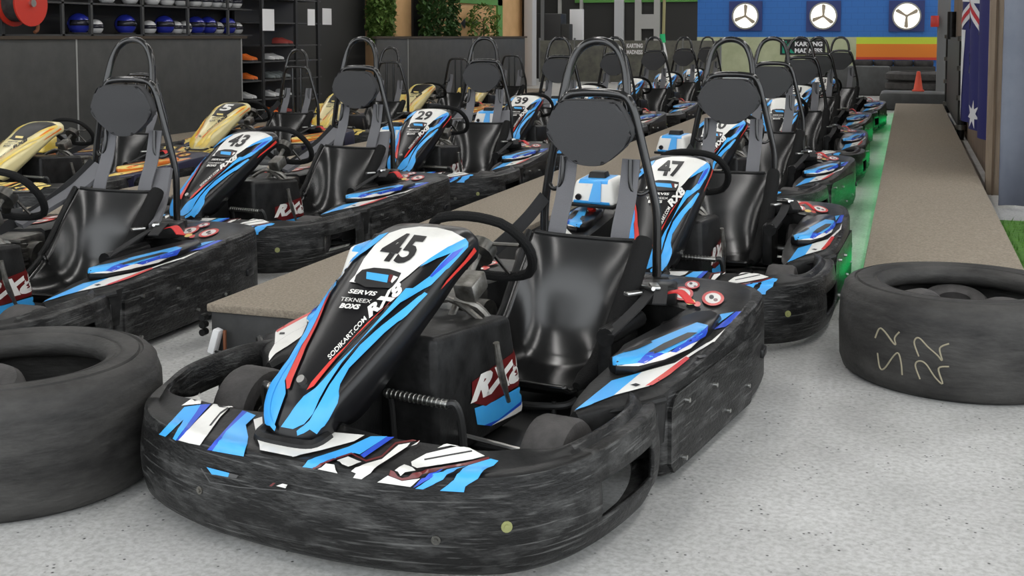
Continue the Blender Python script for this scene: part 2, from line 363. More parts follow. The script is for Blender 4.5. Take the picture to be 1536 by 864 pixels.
    it = [(C3((115, 412), (330, 182), (455, 165), (345, 270), (170, 432)), 'db'), (C3((235, 448), (335, 265), (460, 165), (520, 160), (380, 300), (260, 465)), 'db'), (C3((265, 465), (430, 230), (470, 165), (555, 160), (440, 290), (290, 460)), 'dn'),
      (C3((285, 462), (440, 300), (580, 160), (770, 132), (795, 150), (770, 180), (720, 190), (640, 270), (560, 380), (470, 505), (380, 488)), 'dw'), (C3((540, 350), (580, 300), (640, 230), (700, 190), (720, 195), (640, 250), (560, 350)), 'dk'),
      (C3((305, 175), (420, 95), (490, 50), (470, 160)), 'dw'), (C3((535, 545), (830, 220), (868, 230), (640, 470), (582, 550)), 'dn'), (C3((580, 552), (690, 400), (870, 232), (945, 262), (858, 345), (880, 450), (850, 600)), 'db'), (wc, 'dw'),
      (C4((75, 385), (110, 350), (400, 255), (560, 180), (680, 180), (480, 310), (440, 300), (150, 395)), 'db'), (C4((485, 315), (670, 185), (730, 185), (510, 335)), 'dn'),
      (stroke(C4((150, 396), (420, 305), (525, 360), (640, 325), (740, 230), (910, 203)), 2.6), 'dm'), (C4((185, 400), (240, 375), (300, 383), (328, 430)), 'dw'), (C4((310, 360), (395, 330), (490, 370), (400, 398)), 'dw'),
      (C4((425, 415), (560, 372), (640, 348), (760, 245), (845, 230), (820, 260), (500, 470), (440, 460), (460, 430)), 'dw'), (C4((850, 255), (915, 215), (890, 242)), 'dw'),
      (C4((1040, 270), (1180, 190), (1215, 235)), 'dw'), (C4((850, 370), (960, 310), (1230, 245), (1380, 325), (1290, 350), (890, 420), (855, 400)), 'dw'), (stroke(C4((945, 355), (1290, 290)), 2.4), 'dk'),
      (stroke(C4((700, 435), (790, 472), (1240, 387), (1410, 342)), 4), 'dm'), (C4((735, 430), (800, 393), (885, 430), (780, 448)), 'dw'), (C4((615, 490), (690, 445), (790, 484), (920, 465), (850, 523)), 'dw'),
      (C4((870, 530), (930, 465), (1080, 430), (1000, 460)), 'dn'), (C4((885, 535), (1010, 455), (1250, 405), (1130, 450), (940, 540)), 'db'), (C4((1060, 550), (1260, 400), (1420, 350), (1475, 365), (1440, 400), (1240, 520), (1230, 560)), 'db'),
      (C3((545, 690), (740, 740), (730, 775), (590, 750)), 'db'), (C3((742, 740), (820, 760), (800, 785), (732, 776)), 'dg'), (stroke(C3((500, 700), (575, 815), (830, 860), (1230, 890)), 1.6), 'dg'), (C3((1145, 850), (1200, 830), (1240, 840), (1225, 870)), 'dw'), (C3((1085, 850), (1120, 822), (1140, 826), (1105, 855)), 'dm')]
    decal('bumper_graphics', [fb], it, fb)
    for (u, v), r, m in (((760, 790), .013, 'washer'), ((654, 810), .011, 'dark_metal'), ((300, 735), .01, 'dark_metal')):
        bm = bmesh.new(); bb = bmesh.new(); bb.from_mesh(fb.data); tr = BVHTree.FromBMesh(bb); bb.free(); h = tr.ray_cast(_CO, kray(u, v))
        if h[0] is not None:
            n = h[1] if h[1].dot(kray(u, v)) < 0 else -h[1]; cyl(bm, h[0]-n*.01, h[0]+n*.003, r, seg=14); cyl(bm, h[0], h[0]+n*.007, r*.5, seg=6); mk('bolt', bm, m, fb)
        else: bm.free()
    # ---- rear / side bumper
    Pth = [(.60, .305), (.655, .295), (.69, .31), (.708, .38), (.715, .6), (.717, .85), (.712, 1.08), (.70, 1.25), (.672, 1.39), (.60, 1.485), (.47, 1.53), (.22, 1.545), (0, 1.548)]
    Pc = crom([(x, y, 0) for x, y in Pth], 6); Pc = Pc+[Vector((-p.x, p.y, 0)) for p in Pc[-2::-1]]; rows = []; cen = Vector((0, .9, 0))
    for k, p in enumerate(Pc):
        d = (Pc[min(k+1, len(Pc)-1)]-Pc[max(k-1, 0)]).normalized(); n = Vector((d.y, -d.x, 0)); n = n if n.dot(Vector((0, .95, 0))-p) > 0 else -n
        if p.x < 0 and k > len(Pc)//2: pass
        zt = .285+.05*smooth(.3, 1.2, p.y); lw = .035+.05*smooth(1.0, 1.4, p.y)
        rows.append([p+n*a+_Z*z for a, z in ((.03, .03), (.006, .03), (0, .05), (0, .12), (.001, .2), (.004, zt-.03), (.010, zt-.008), (.022, zt), (lw+.01, zt-.002), (lw+.022, zt-.012), (lw+.026, zt-.05), (lw+.026, zt-.10))])
    bm = bmesh.new(); grid(bm, rows); rb = solid(mk('rear_bumper', bm, 'scuffed_plastic', root, 40), .01, (0, .9, .15))
    for sd in (1, -1):
        bm = bmesh.new(); pp = [(.315, .06), (.335, .035), (1.04, .035), (1.06, .05), (1.06, .235), (1.04, .262), (.36, .258), (.335, .245), (.315, .215)]
        rowsP = [[Vector((sd*(.700+.020*smooth(.28, .5, y)+.003), y, z)) for y, z in pp], [Vector((sd*(.700+.020*smooth(.28, .5, y)-.012), y, z)) for y, z in pp]]; V_ = grid(bm, rowsP, True); bm.faces.new(V_[0]); mk('side_panel', bm, 'scuffed_plastic', rb, 30)
        for y, z in ((.40, .06), (.42, .22), (.80, .08), (1.02, .10), (.66, .2)):
            bm = bmesh.new(); x = .716 if y < .5 else .722; cyl(bm, (sd*(x-.01), y, z), (sd*(x+.006), y, z), .007, seg=10); mk('bolt', bm, 'steel', rb)
        bm = bmesh.new(); box(bm, (sd*.70, 1.27, .15), (.02, .07, .03), Matrix.Rotation(sd*.12, 3, 'Z'), .004); mk('slot', bm, 'dk', rb)
    # ---- side pods
    SP = [(.085, .50, .525, .25), (.13, .485, .57, .262), (.20, .475, .635, .27), (.285, .47, .69, .282), (.5, .465, .70, .297), (.8, .47, .70, .315), (1.03, .48, .695, .328), (1.1, .30, .69, .334), (1.25, .28, .675, .338), (1.38, .28, .64, .34), (1.46, .30, .58, .338)]
    def pod(sd):
        rows = []
        for y, a, b, z in SP:
            m = min(.02, (b-a)*.3); rows.append([Vector((sd*x, y, zz)) for x, zz in ((a, .10), (a, z-.012), (a+m, z), (a+(b-a)*.35, z+.003), (a+(b-a)*.65, z+.003), (b-m, z), (b, z-.012), (b-.005, .13))])
        bm = bmesh.new(); Vg = grid(bm, rows); bm.faces.new(Vg[0][::-1]); bm.faces.new(Vg[-1])
        p = mk('side_pod', bm, 'black_plastic', root, 40)
        bm = bmesh.new(); prism(bm, [(sd*x, y) for x, y in ((.495, .365), (.53, .335), (.575, .36), (.63, .48), (.655, .62), (.662, .80), (.648, .95), (.60, 1.0), (.555, .96), (.515, .75), (.49, .5))], .285, .332, .012)
        for v in bm.verts: v.co.z += .025*(v.co.y-.4)
        q = mk('pod_cover', bm, 'gloss_black', p, 50)
        # ledge, recess and brow ahead of the side wall
        bm = bmesh.new(); hull8(bm, [(sd*x, y, z) for x, y, z in ((.60, .16, .10), (.69, .26, .10), (.60, .34, .10), (.52, .26, .10), (.60, .16, .215), (.69, .26, .225), (.60, .34, .225), (.52, .26, .215))], .012); mk('pod_front', bm, 'black_plastic', p)
        bm = bmesh.new(); tube(bm, [(sd*.53, .12, .24), (sd*.62, .19, .248), (sd*.70, .27, .262)], .012, 8, 4); mk('pod_brow', bm, 'black_plastic', p)
        return p, q
    pR, qR = pod(1); pL, qL = pod(-1)
    itb = [(C5((80, 780), (280, 620), (440, 575), (290, 700)), 'db'), (C5((290, 700), (440, 575), (620, 525), (820, 400), (900, 330), (1010, 245), (1000, 300), (890, 395), (820, 412), (640, 530), (480, 650)), 'dw'),
       (C5((460, 650), (560, 580), (680, 490), (700, 500), (590, 590), (500, 645)), 'dr'), (C5((830, 345), (950, 248), (1000, 245), (890, 330)), 'dn'), (C5((845, 320), (940, 250), (870, 262), (790, 300)), 'db'), (C5((380, 645), (410, 637), (435, 645), (410, 655)), 'dk'), (C5((730, 488), (780, 480), (795, 490), (750, 500)), 'dg')]
    ring = lambda cx, cy, rx, ry: [(cx+rx*math.cos(t), cy+ry*math.sin(t)) for t in [2*math.pi*i/18 for i in range(18)]]
    for cx, cy, rx, ry in ((662, 152, 58, 38), (826, 180, 60, 40), (715, 108, 40, 22)):
        itb += [(C5(*ring(cx, cy, rx, ry)), 'dr'), (C5(*ring(cx, cy, rx*.72, ry*.72)), 'dw'), (C5(*ring(cx-8, cy-6, rx*.22, ry*.3)), 'dk'), (C5(*ring(cx+14, cy+10, rx*.2, ry*.22)), 'dm')]
    itb += [(C5(*ring(705, 203, 26, 15)), 'yellow'), (C5(*ring(742, 215, 18, 14)), 'dr')]
    g1 = decal('pod_graphics', [pR], itb, pR)
    itc = [(C5((290, 532), (286, 492), (340, 470), (600, 362), (740, 305), (800, 320), (770, 360), (560, 472), (450, 522)), 'db'), (C5((296, 534), (440, 520), (560, 470), (740, 402), (770, 372), (700, 440), (560, 500), (420, 535)), 'dw'), (C5((412, 517), (480, 465), (520, 470), (560, 470), (450, 522)), 'dn'), (C5((590, 460), (760, 360), (800, 325), (780, 375), (620, 462)), 'dn'),
       (C5((478, 466), (560, 420), (690, 362), (742, 362), (690, 395), (560, 455), (510, 475)), 'dk'), (C5((340, 460), (400, 440), (480, 405), (500, 415), (420, 452), (350, 470)), 'dk')]
    g2 = decal('pod_graphics', [qR], itc, pR)
    for g in (g1, g2):
        o = g.copy(); o.data = g.data.copy()
        if g is g1:
            for i_, m_ in enumerate(o.data.materials):
                if m_.name == 'db': o.data.materials[i_] = MATS['dw']
        o.data.transform(Matrix.Diagonal((-1, 1, 1, 1))); o.data.flip_normals(); COL.objects.link(o); o.parent = pL
    # ---- floor, frame, axles
    bm = bmesh.new(); prism(bm, [(-.24, -.40), (.24, -.40), (.34, -.10), (.36, .30), (.42, 1.3), (-.42, 1.3), (-.36, .30), (-.34, -.10)], .04, .048); mk('floor_tray', bm, 'chassis', root)
    bm = bmesh.new()
    for sd in (-1, 1):
        tube(bm, [(sd*.22, -.52, .10), (sd*.24, -.38, .07), (sd*.33, -.1, .065), (sd*.35, .3, .065), (sd*.40, .9, .07), (sd*.42, 1.45, .09)], .015, 8)
        tube(bm, [(sd*.34, .2, .065), (sd*.55, .25, .08), (sd*.60, .5, .09), (sd*.60, 1.0, .09), (sd*.42, 1.1, .08)], .012, 8)
        tube(bm, [(sd*.30, -.05, .07), (sd*.42, .0, .13)], .014, 8, 1)
    for y in (-.4, .2, .95, 1.4): cyl(bm, (-.36, y, .07), (.36, y, .07), .013, seg=10)
    mk('frame', bm, 'chassis', root)
    bm = bmesh.new(); cyl(bm, (-.52, 1.07, .14), (.52, 1.07, .14), .02, seg=14); mk('rear_axle', bm, 'steel', root)
    for sd in (-1, 1):
        wheel(root, sd*.50, 0, .13, .125, 'front_wheel'); wheel(root, sd*.50, 1.07, .14, .2, 'rear_wheel')
        bm = bmesh.new(); cyl(bm, (sd*.36, 0, .13), (sd*.47, 0, .13), .02, seg=10); mk('stub_axle', bm, 'steel', root); bm = bmesh.new(); tube(bm, [(sd*.06, .09, .14), (sd*.38, .06, .13)], .008, 8, 1); mk('steering_link', bm, 'steel', root)
    # ---- leg shroud with side graphic, front cover, pedal bars
    bm = bmesh.new(); hull8(bm, [(-.17, -.05, .08), (.17, -.05, .08), (.17, .48, .08), (-.17, .48, .08), (-.15, -.05, .44), (.16, -.05, .44), (.16, .40, .405), (-.15, .40, .405)], .02, 3); sh = mk('leg_shroud', bm, 'black_plastic', root, 40)
    it = [(C6((830, 620), (930, 585), (1090, 495), (1108, 580), (1040, 640), (920, 715), (845, 708)), 'db'), (C6((880, 712), (960, 680), (1108, 560), (1110, 580), (920, 714)), 'dn'), (C6((920, 714), (1000, 662), (1110, 578), (1114, 612), (1050, 652)), 'dw'),
       (C6((815, 478), (1065, 300), (1085, 330), (1092, 480), (890, 607), (815, 590)), 'dm'), (('T', 'RX8', (704, 606), (84, -40), (4, -40), .06, .35), 'dw')]
    decal('shroud_graphics', [sh], it, sh)
    bm = bmesh.new(); hull8(bm, [(-.17, -.37, .10), (.0, -.37, .10), (.0, -.05, .10), (-.15, -.05, .10), (-.15, -.36, .275), (.0, -.36, .275), (.0, -.05, .42), (-.13, -.05, .42)], .02, 2); mk('front_cover', bm, 'black_plastic', root, 40)
    for sd in (1, -1):
        bm = bmesh.new(); a, b = (Vector((sd*.15, -.085, .252)), Vector((sd*.345, -.06, .238))); 
        if sd > 0: a, b = kpl(578, 589, 1, -.10), kpl(672, 607, 1, -.10)
        else: a, b = Vector((-.20, -.10, .25)), Vector((-.36, -.10, .25))
        cyl(bm, a, b, .011, seg=12); n = 14
        for k in range(n):
            p = a.lerp(b, (k+.5)/n); cyl(bm, p, p+(b-a)*.02, .0135, seg=12)
        o = mk('foot_bar', bm, 'steel', root)
        bm = bmesh.new(); tube(bm, [b, b+Vector((sd*.02, .005, 0)), b+Vector((sd*.03, .02, -.06)), (b.x+sd*.03, b.y+.04, .06)], .011, 8, 4); mk('foot_bar_arm', bm, 'chassis', o); bm = bmesh.new(); tube(bm, [a, a+Vector((0, .03, -.04)), (a.x, a.y+.05, .06)], .009, 8, 4); mk('foot_bar_arm', bm, 'chassis', o)
    bm = bmesh.new(); tube(bm, [kpl(744, 514, 0, .20), kpl(752, 560, 0, .205), kpl(763, 602, 0, .20)], .008, 8, 3, rs=[.010, .011, .007]); mk('lever', bm, 'alloy', root)
    # ---- steering
    c = Vector((.01, .49, .585)); up = Vector((0, -.62, .785));
    P = []
    for i in range(28):
        t = 2*math.pi*i/28; x, y = .172*math.cos(t), .165*math.sin(t)
        if y > .12: y = .12+(y-.12)*.55
        if y < -.10: y = -.10+(y+.10)*.5
        P.append(c+Vector((x, 0, 0))+up*y)
    bm = bmesh.new(); tube(bm, P, .016, 10, 1, True); sw = mk('steering_wheel', bm, 'foam', root)
    bm = bmesh.new()
    for dx, dy in ((.15, .03), (-.15, .03), (.06, -.11), (-.06, -.11)): tube(bm, [c+up.cross(Vector((1, 0, 0)))*.02, c+Vector((dx, 0, 0))+up*dy], .012, 8, 1, flat=(.018, .006))
    nrm = Vector((0, up.z, -up.y)); nrm = Vector((0, .785, .62)); cyl(bm, c-nrm*.03, c+nrm*.008, .05, seg=16); mk('wheel_spokes', bm, 'dark_metal', sw)
    bm = bmesh.new(); cyl(bm, c-nrm*.03, Vector((0, .06, .16)), .012, seg=10); cyl(bm, (0, .2, .30), (0, .2, .35), .02, seg=8); tube(bm, [(-.12, .3, .4), (0, .3, .46), (.12, .3, .4)], .01, 8, 4); mk('steering_column', bm, 'alloy', root)
    bm = bmesh.new(); box(bm, (.06, .33, .50), (.07, .09, .06), Matrix.Rotation(.4, 3, 'X'), .008); mk('column_bracket', bm, 'alloy', root); bm = bmesh.new(); tube(bm, [(.02, .30, .46), (.08, .33, .44), (.11, .37, .38)], .014, 8, 3); mk('wiring_hose', bm, 'alloy', root)
    # ---- seat
    V = [(.575, .155, .165, .0), (.595, .125, .175, .012), (.66, .105, .19, .05), (.75, .09, .197, .10), (.86, .092, .20, .15), (.945, .115, .203, .17), (1.005, .18, .205, .16), (1.045, .26, .207, .135), (1.08, .35, .21, .10), (1.115, .43, .212, .07), (1.15, .50, .214, .045), (1.158, .517, .212, .04)]
    pc = crom([(0, a, b) for a, b, _, _ in V], 3); pw = crom([(a, b, 0) for _, _, a, b in V], 3); rows = []; M = 14
    for k, (p, w) in enumerate(zip(pc, pw)):
        d = (pc[min(k+1, len(pc)-1)]-pc[max(k-1, 0)]).normalized(); n = Vector((0, -d.z, d.y))
        r = []
        for j in range(2*M+1):
            u = j/M-1; s = abs(u); x = w.x*math.copysign(min(1, 1.12*s-.12*s**3), u)*(1+.06*s**8); r.append(p+Vector((.09+x, 0, 0))+n*(w.y*(.35*s**2+.65*s**5)))
        rows.append(r)
    bm = bmesh.new(); grid(bm, rows); seat = solid(mk('seat', bm, 'seat_plastic', root, 60), .012, (.09, .6, .7), -1)
    edge = lambda j: [r[j]+Vector((0, 0, .004)) for r in rows]
    E_ = edge(2*M); bm = bmesh.new(); tube(bm, [p for p in E_[4::4]], .034, 12, 2, rs=[.016, .03, .034, .036, .036, .036, .036, .035, .03]); mk('side_bolster', bm, 'foam', seat)
    E_ = edge(0); bm = bmesh.new(); tube(bm, [p for p in E_[4::4]], .012, 8, 2); mk('seat_edge', bm, 'black_plastic', seat)
    bm = bmesh.new(); tube(bm, [q+Vector((0, 0, .003)) for q in rows[-1][1:-1:3]], .008, 8, 2); mk('seat_top_edge', bm, 'black_plastic', seat)
    bm = bmesh.new(); tube(bm, [(-.10, .62, .10), (-.06, .585, .085), (.09, .57, .075), (.24, .585, .085), (.28, .62, .10)], .012, 8, 5); cyl(bm, (.22, .58, .05), (.22, .58, .10), .008, seg=8); mk('seat_stay', bm, 'chassis', root)
    # ---- roll bar
    cx = .068; A = [(-.228, 1.30, .30), (-.228, 1.30, .45), (-.226, 1.30, .60), (-.205, 1.29, .72), (-.165, 1.275, .90), (-.145, 1.27, .98), (-.115, 1.268, 1.028), (-.06, 1.267, 1.04), (0, 1.267, 1.042)]
    lo = [(cx+x, y, z) for x, y, z in A]+[(cx-x, y, z) for x, y, z in A[-2::-1]]
    bm = bmesh.new(); tube(bm, lo, .0165, 12, 4); rbar = mk('roll_bar', bm, 'tube_black', root, 60)
    B = [(-.135, 1.29, .97), (-.125, 1.31, 1.06), (-.112, 1.325, 1.13), (-.085, 1.335, 1.19), (-.045, 1.34, 1.222), (0, 1.342, 1.231)]; c2 = .045
    bm = bmesh.new(); tube(bm, [(c2+x, y, z) for x, y, z in B]+[(c2-x, y, z) for x, y, z in B[-2::-1]], .0165, 12, 5); mk('head_hoop', bm, 'tube_black', rbar, 60)
    for sd in (-1, 1):
        bm = bmesh.new(); tube(bm, [(cx+sd*.212, 1.298, .70), (cx+sd*.175, 1.27, .675), (cx+sd*.14, 1.262, .70), (cx+sd*.135, 1.268, .80)], .009, 8, 5)
        mk('pad_loop', bm, 'tube_black', rbar, 60)
        bm = bmesh.new(); tube(bm, [(cx+sd*.226, 1.30, .40), (cx+sd*.2, 1.42, .20), (cx+sd*.2, 1.48, .15)], .012, 8, 3)
        mk('bar_brace', bm, 'tube_black', rbar, 60)
    for sd in (-1, 1):
        bm = bmesh.new(); box(bm, (cx+sd*.228, 1.30, .335), (.075, .075, .075), None, .012); mk('bar_socket', bm, 'black_plastic', rbar)
    half = [(0, .121), (.085, .120), (.112, .114), (.130, .098), (.150, .058), (.167, .018), (.169, -.004), (.158, -.028), (.115, -.070), (.068, -.107), (.042, -.118), (0, -.122)]
    out = crom([(x, z, 0) for x, z in half+[(-x, z) for x, z in half[-2:0:-1]]], 2, True)
    bm = bmesh.new(); prism(bm, [(p.x, p.y) for p in out], -.024, .024, .014, Matrix.Translation((.056, 1.238, .897)) @ Matrix.Rotation(math.radians(96), 4, 'X'), 3); pad = mk('headrest_pad', bm, 'pad_vinyl', root, 40)
    bm = bmesh.new(); tube(bm, [Matrix.Translation((.056, 1.238, .897)) @ Matrix.Rotation(math.radians(96), 4, 'X') @ Vector((p.x*.985, p.y*.985, .020)) for p in out], .0035, 6, 1, True); mk('pad_piping', bm, 'gloss_black', pad)
    bm = bmesh.new(); box(bm, (.06, 1.275, .90), (.12, .02, .18), None, .005); mk('pad_bracket', bm, 'chassis', pad)
    # ---- belts
    for xx in (.19, -.06):
        bm = bmesh.new(); ribbon(bm, [(xx+.01, 1.285, .80), (xx+.008, 1.25, .66), (xx+.004, 1.20, .55), (xx, 1.17, .42)], (1, 0, 0), .07, .005); mk('shoulder_belt', bm, 'webbing', root)
    for P_, s_, w_ in (([(-.15, 1.28, .64), (-.19, 1.20, .56), (-.25, 1.08, .47), (-.31, .95, .40), (-.36, .86, .36)], (.2, .5, .8), .05), ([(.30, 1.22, .36), (.36, 1.08, .385), (.40, .95, .39), (.40, .80, .36), (.37, .66, .31)], (1, 0, .2), .045), ([(.33, 1.15, .365), (.42, 1.0, .405), (.47, .85, .38)], (1, .3, 0), .045)):
        bm = bmesh.new(); ribbon(bm, P_, s_, w_, .005); mk('lap_belt', bm, 'webbing_black', root)
    bm = bmesh.new(); box(bm, (.41, .97, .41), (.03, .075, .012), Matrix.Rotation(.5, 3, 'Z'), .003); mk('buckle', bm, 'steel', root)
    bm = bmesh.new(); box(bm, (.36, .90, .395), (.028, .06, .012), Matrix.Rotation(-.6, 3, 'Z'), .003); mk('buckle', bm, 'steel', root)
    bm = bmesh.new(); cyl(bm, (.34, 1.03, .39), (.42, .93, .41), .007, seg=8); mk('throttle_cable', bm, 'steel', root)
    bm = bmesh.new(); ribbon(bm, [(.45, .98, .39), (.50, .97, .40), (.545, .95, .37)], (0, 1, 0), .05, .004); mk('pull_tag', bm, 'red_tag', root)
    bm = bmesh.new(); box(bm, (.36, 1.10, .36), (.16, .13, .07), Matrix.Rotation(.3, 3, 'Z'), .015); mk('control_box', bm, 'black_plastic', root); bm = bmesh.new(); box(bm, (.345, .80, .22), (.05, .22, .2), None, .01); cyl(bm, (.36, .66, .30), (.36, .95, .30), .03, seg=12); mk('side_tank', bm, 'black_plastic', root)
    # ---- engine on the other side of the seat, with its printed cover
    bm = bmesh.new(); box(bm, (-.43, 1.0, .22), (.26, .26, .2), None, .02)
    for k in range(6): box(bm, (-.33, .90, .20+.022*k), (.16, .05, .010))
    cyl(bm, (-.30, 1.0, .22), (-.24, 1.0, .22), .07, seg=18); en = mk('engine', bm, 'dark_metal', root)
    bm = bmesh.new(); cyl(bm, (-.56, .72, .345), (-.56, .69, .365), .02, seg=12); mk('engine_cap', bm, 'red_plastic', en)
    bm = bmesh.new(); hull8(bm, [(-.67, .66, .385), (-.43, .66, .375), (-.41, .92, .385), (-.66, .92, .385), (-.645, .70, .505), (-.455, .70, .505), (-.44, .90, .515), (-.64, .90, .515)], .02, 3); ec = mk('engine_cover', bm, ['dw', 'db', 'dn'], root, 40)
    for p in ec.data.polygons:
        x = p.center.x; p.material_index = 1 if -.55 < x < -.47 else 0
    bm = bmesh.new(); hull8(bm, [(-.672, .655, .37), (-.428, .655, .36), (-.408, .925, .37), (-.662, .925, .37), (-.672, .652, .388), (-.426, .652, .378), (-.406, .927, .388), (-.664, .927, .388)], .004); mk('cover_rim', bm, 'black_plastic', ec)
    bm = bmesh.new(); hull8(bm, [(-.60, .76, .50), (-.50, .76, .50), (-.50, .86, .50), (-.60, .86, .50), (-.59, .77, .54), (-.51, .77, .54), (-.51, .85, .54), (-.59, .85, .54)], .006); mk('filler_cap', bm, 'black_plastic', ec)
    bm = bmesh.new(); y_ = .664; prism(bm, [(-.565, .395), (-.50, .395), (-.505, .498), (-.545, .498)], 0, .006)
    for v in bm.verts: v.co = Vector((v.co.x, .660+(v.co.y-.385)*.30-v.co.z-.001, v.co.y))
    mk('cover_stripe', bm, 'db', ec, 0)
    bm = bmesh.new(); cyl(bm, (-.62, .67, .42), (-.62, .658, .417), .016, seg=14); mk('cover_screw', bm, 'dk', ec)
    bm = bmesh.new()
    for k in range(7): box(bm, (-.27+.0, .70+.022*k, .50), (.10, .012, .07), None, .003)
    box(bm, (-.27, .77, .455), (.12, .17, .04), None, .008); mk('air_filter', bm, 'dg', root)
    return root
def number(template, root, s, m='dk'):
    src = [c for c in kids(template) if c.name.startswith('nose_panel')][0]; nose = [c for c in kids(root) if c.name.startswith('nose_panel')][0]
    return decal('number', [src], [(('T', s, (561, 392), (51, 6.5), (31, -42), .035, .0), m)], nose, lift=.005)
def kids(o): return [c for c in COL.objects if c.parent == o]
def copy_tree(root, loc, rz, skip=(), remap=None, post=None):
    tree = {}
    for c in COL.objects:
        if c.parent: tree.setdefault(c.parent.name, []).append(c)
    cache = copy_tree.cache
    def rec(o, par):
        c = o.copy(); COL.objects.link(c); c.parent = par
        if remap and c.type == 'MESH':
            key = (o.data.name, id(remap))
            if key not in cache:
                me = o.data.copy()
                for i, mm in enumerate(me.materials):
                    k2 = o.name.split('.')[0]+':'+mm.name
                    if k2 in remap or mm.name in remap: me.materials[i] = MATS[remap.get(k2, remap.get(mm.name))]
                cache[key] = me
            c.data = cache[key]
        for ch in tree.get(o.name, []):
            if ch.name.split('.')[0] not in skip: rec(ch, c)
        return c
    r = rec(root, None); r.location = loc; r.rotation_euler = (0, 0, rz)
    return r
copy_tree.cache = {}
# ================================================================== surfaces of the hall
def brickish(name, c1, c2, w, h, m=.01):
    m_ = bpy.data.materials.new(name); m_.use_nodes = True; nt = m_.node_tree; b = nt.nodes['Principled BSDF']; b.inputs['Roughness'].default_value = .6
    tc = nt.nodes.new('ShaderNodeTexCoord'); mp = nt.nodes.new('ShaderNodeMapping'); mp.inputs['Rotation'].default_value = (math.pi/2, 0, 0); nt.links.new(tc.outputs['Object'], mp.inputs[0])
    br = nt.nodes.new('ShaderNodeTexBrick'); nt.links.new(mp.outputs[0], br.inputs['Vector']); br.inputs['Color1'].default_value = (*c1, 1); br.inputs['Color2'].default_value = (*c1, 1); br.inputs['Mortar'].default_value = (*c2, 1)
    br.inputs['Scale'].default_value = 1; br.inputs['Brick Width'].default_value = w; br.inputs['Row Height'].default_value = h; br.inputs['Mortar Size'].default_value = m
    nt.links.new(br.outputs[0], b.inputs['Base Color']); MATS[name] = m_
def concrete():
    m_ = bpy.data.materials.new('concrete'); m_.use_nodes = True; nt = m_.node_tree; b = nt.nodes['Principled BSDF']; L = nt.links
    tc = nt.nodes.new('ShaderNodeTexCoord')
    def noise(s, d=6, r=.6):
        n = nt.nodes.new('ShaderNodeTexNoise'); n.inputs['Scale'].default_value = s; n.inputs['Detail'].default_value = d; n.inputs['Roughness'].default_value = r; L.new(tc.outputs['Object'], n.inputs['Vector']); return n.outputs['Fac']
    def ramp(f, a, b_, ca, cb):
        r = nt.nodes.new('ShaderNodeValToRGB'); e = r.color_ramp.elements; e[0].position = a; e[1].position = b_; e[0].color = (*ca, 1); e[1].color = (*cb, 1); L.new(f, r.inputs[0]); return r.outputs[0]
    def mul(x, y):
        m = nt.nodes.new('ShaderNodeMix'); m.data_type = 'RGBA'; m.blend_type = 'MULTIPLY'; m.inputs['Factor'].default_value = 1; L.new(x, m.inputs['A']); L.new(y, m.inputs['B']); return m.outputs['Result']
    base = ramp(noise(2.2, 8), .3, .7, (.43, .43, .42), (.60, .60, .59))
    fine = ramp(noise(60, 4), .35, .6, (.72, .72, .71), (1, 1, 1))
    vo = nt.nodes.new('ShaderNodeTexVoronoi'); vo.inputs['Scale'].default_value = 42; L.new(tc.outputs['Object'], vo.inputs['Vector'])
    sp = ramp(vo.outputs['Distance'], .10, .20, (.05, .05, .045), (1, 1, 1))
    gate = ramp(noise(9, 3), .50, .58, (0, 0, 0), (1, 1, 1)); mx = nt.nodes.new('ShaderNodeMix'); mx.data_type = 'RGBA'; L.new(gate, mx.inputs['Factor']); mx.inputs['A'].default_value = (1, 1, 1, 1); L.new(sp, mx.inputs['B'])
    L.new(mul(mul(base, fine), mx.outputs['Result']), b.inputs['Base Color'])
    r = ramp(noise(5, 5), .3, .7, (.35, .35, .35), (.62, .62, .62)); L.new(r, b.inputs['Roughness'])
    bp = nt.nodes.new('ShaderNodeBump'); bp.inputs['Strength'].default_value = .12; bp.inputs['Distance'].default_value = .01; L.new(noise(70, 4), bp.inputs['Height']); L.new(bp.outputs[0], b.inputs['Normal'])
    MATS['concrete'] = m_
concrete()
brickish('blue_block', (.03, .17, .54), (.022, .13, .45), .4, .2, .008)
mat('pale_lime', (.52, .56, .36), .7, c2=(.42, .46, .28), vs=2); mat('lime', (.62, .74, .05), .6); mat('stripe_orange', (.85, .24, .02), .6); mat('stripe_red', (.62, .05, .03), .6)
mat('carpet', (.21, .175, .135), .95, c2=(.38, .325, .255), vs=90, bump=.6, bs=260, contrast=(.3, .7), detail=3)
mat('carpet_side', (.035, .036, .036), .75, c2=(.06, .06, .06), vs=6)
mat('barrier', (.042, .043, .041), .62, c2=(.058, .058, .055), vs=5)
mat('seam', (.30, .30, .29), .6); mat('cap_rail', (.05, .035, .022), .7); mat('dark_frame', (.012, .012, .012), .5); mat('shelf_steel', (.05, .05, .05), .5)
mat('tan_wall', (.74, .46, .22), .7, c2=(.66, .40, .18), vs=3); mat('green_paint', (.10, .30, .06), .6); mat('paper', (.85, .85, .86), .7); mat('white_paint', (.55, .56, .58), .5); mat('off_white', (.45, .45, .43), .6)
mat('leaf', (.05, .12, .02), .6, c2=(.18, .28, .06), vs=12); mat('leaf_dark', (.02, .06, .015), .6, c2=(.06, .14, .03), vs=12); mat('stem', (.08, .05, .03), .8)
mat('dark_wall', (.03, .03, .028), .7); mat('ceiling_grey', (.16, .16, .16), .8); mat('side_wall', (.32, .32, .31), .8)
mat('lamp_glow', (1, .98, .95), .5, emit=LAMP); mat('fan_daylight', (1, .97, .90), .5, emit=1.0); mat('led_green', (.02, 1, .22), .5, emit=3.4)
mat('fan_blade', (.42, .36, .27), .5); mat('fan_ring', (.35, .35, .33), .5); mat('fan_plate', (.03, .05, .20), .6)
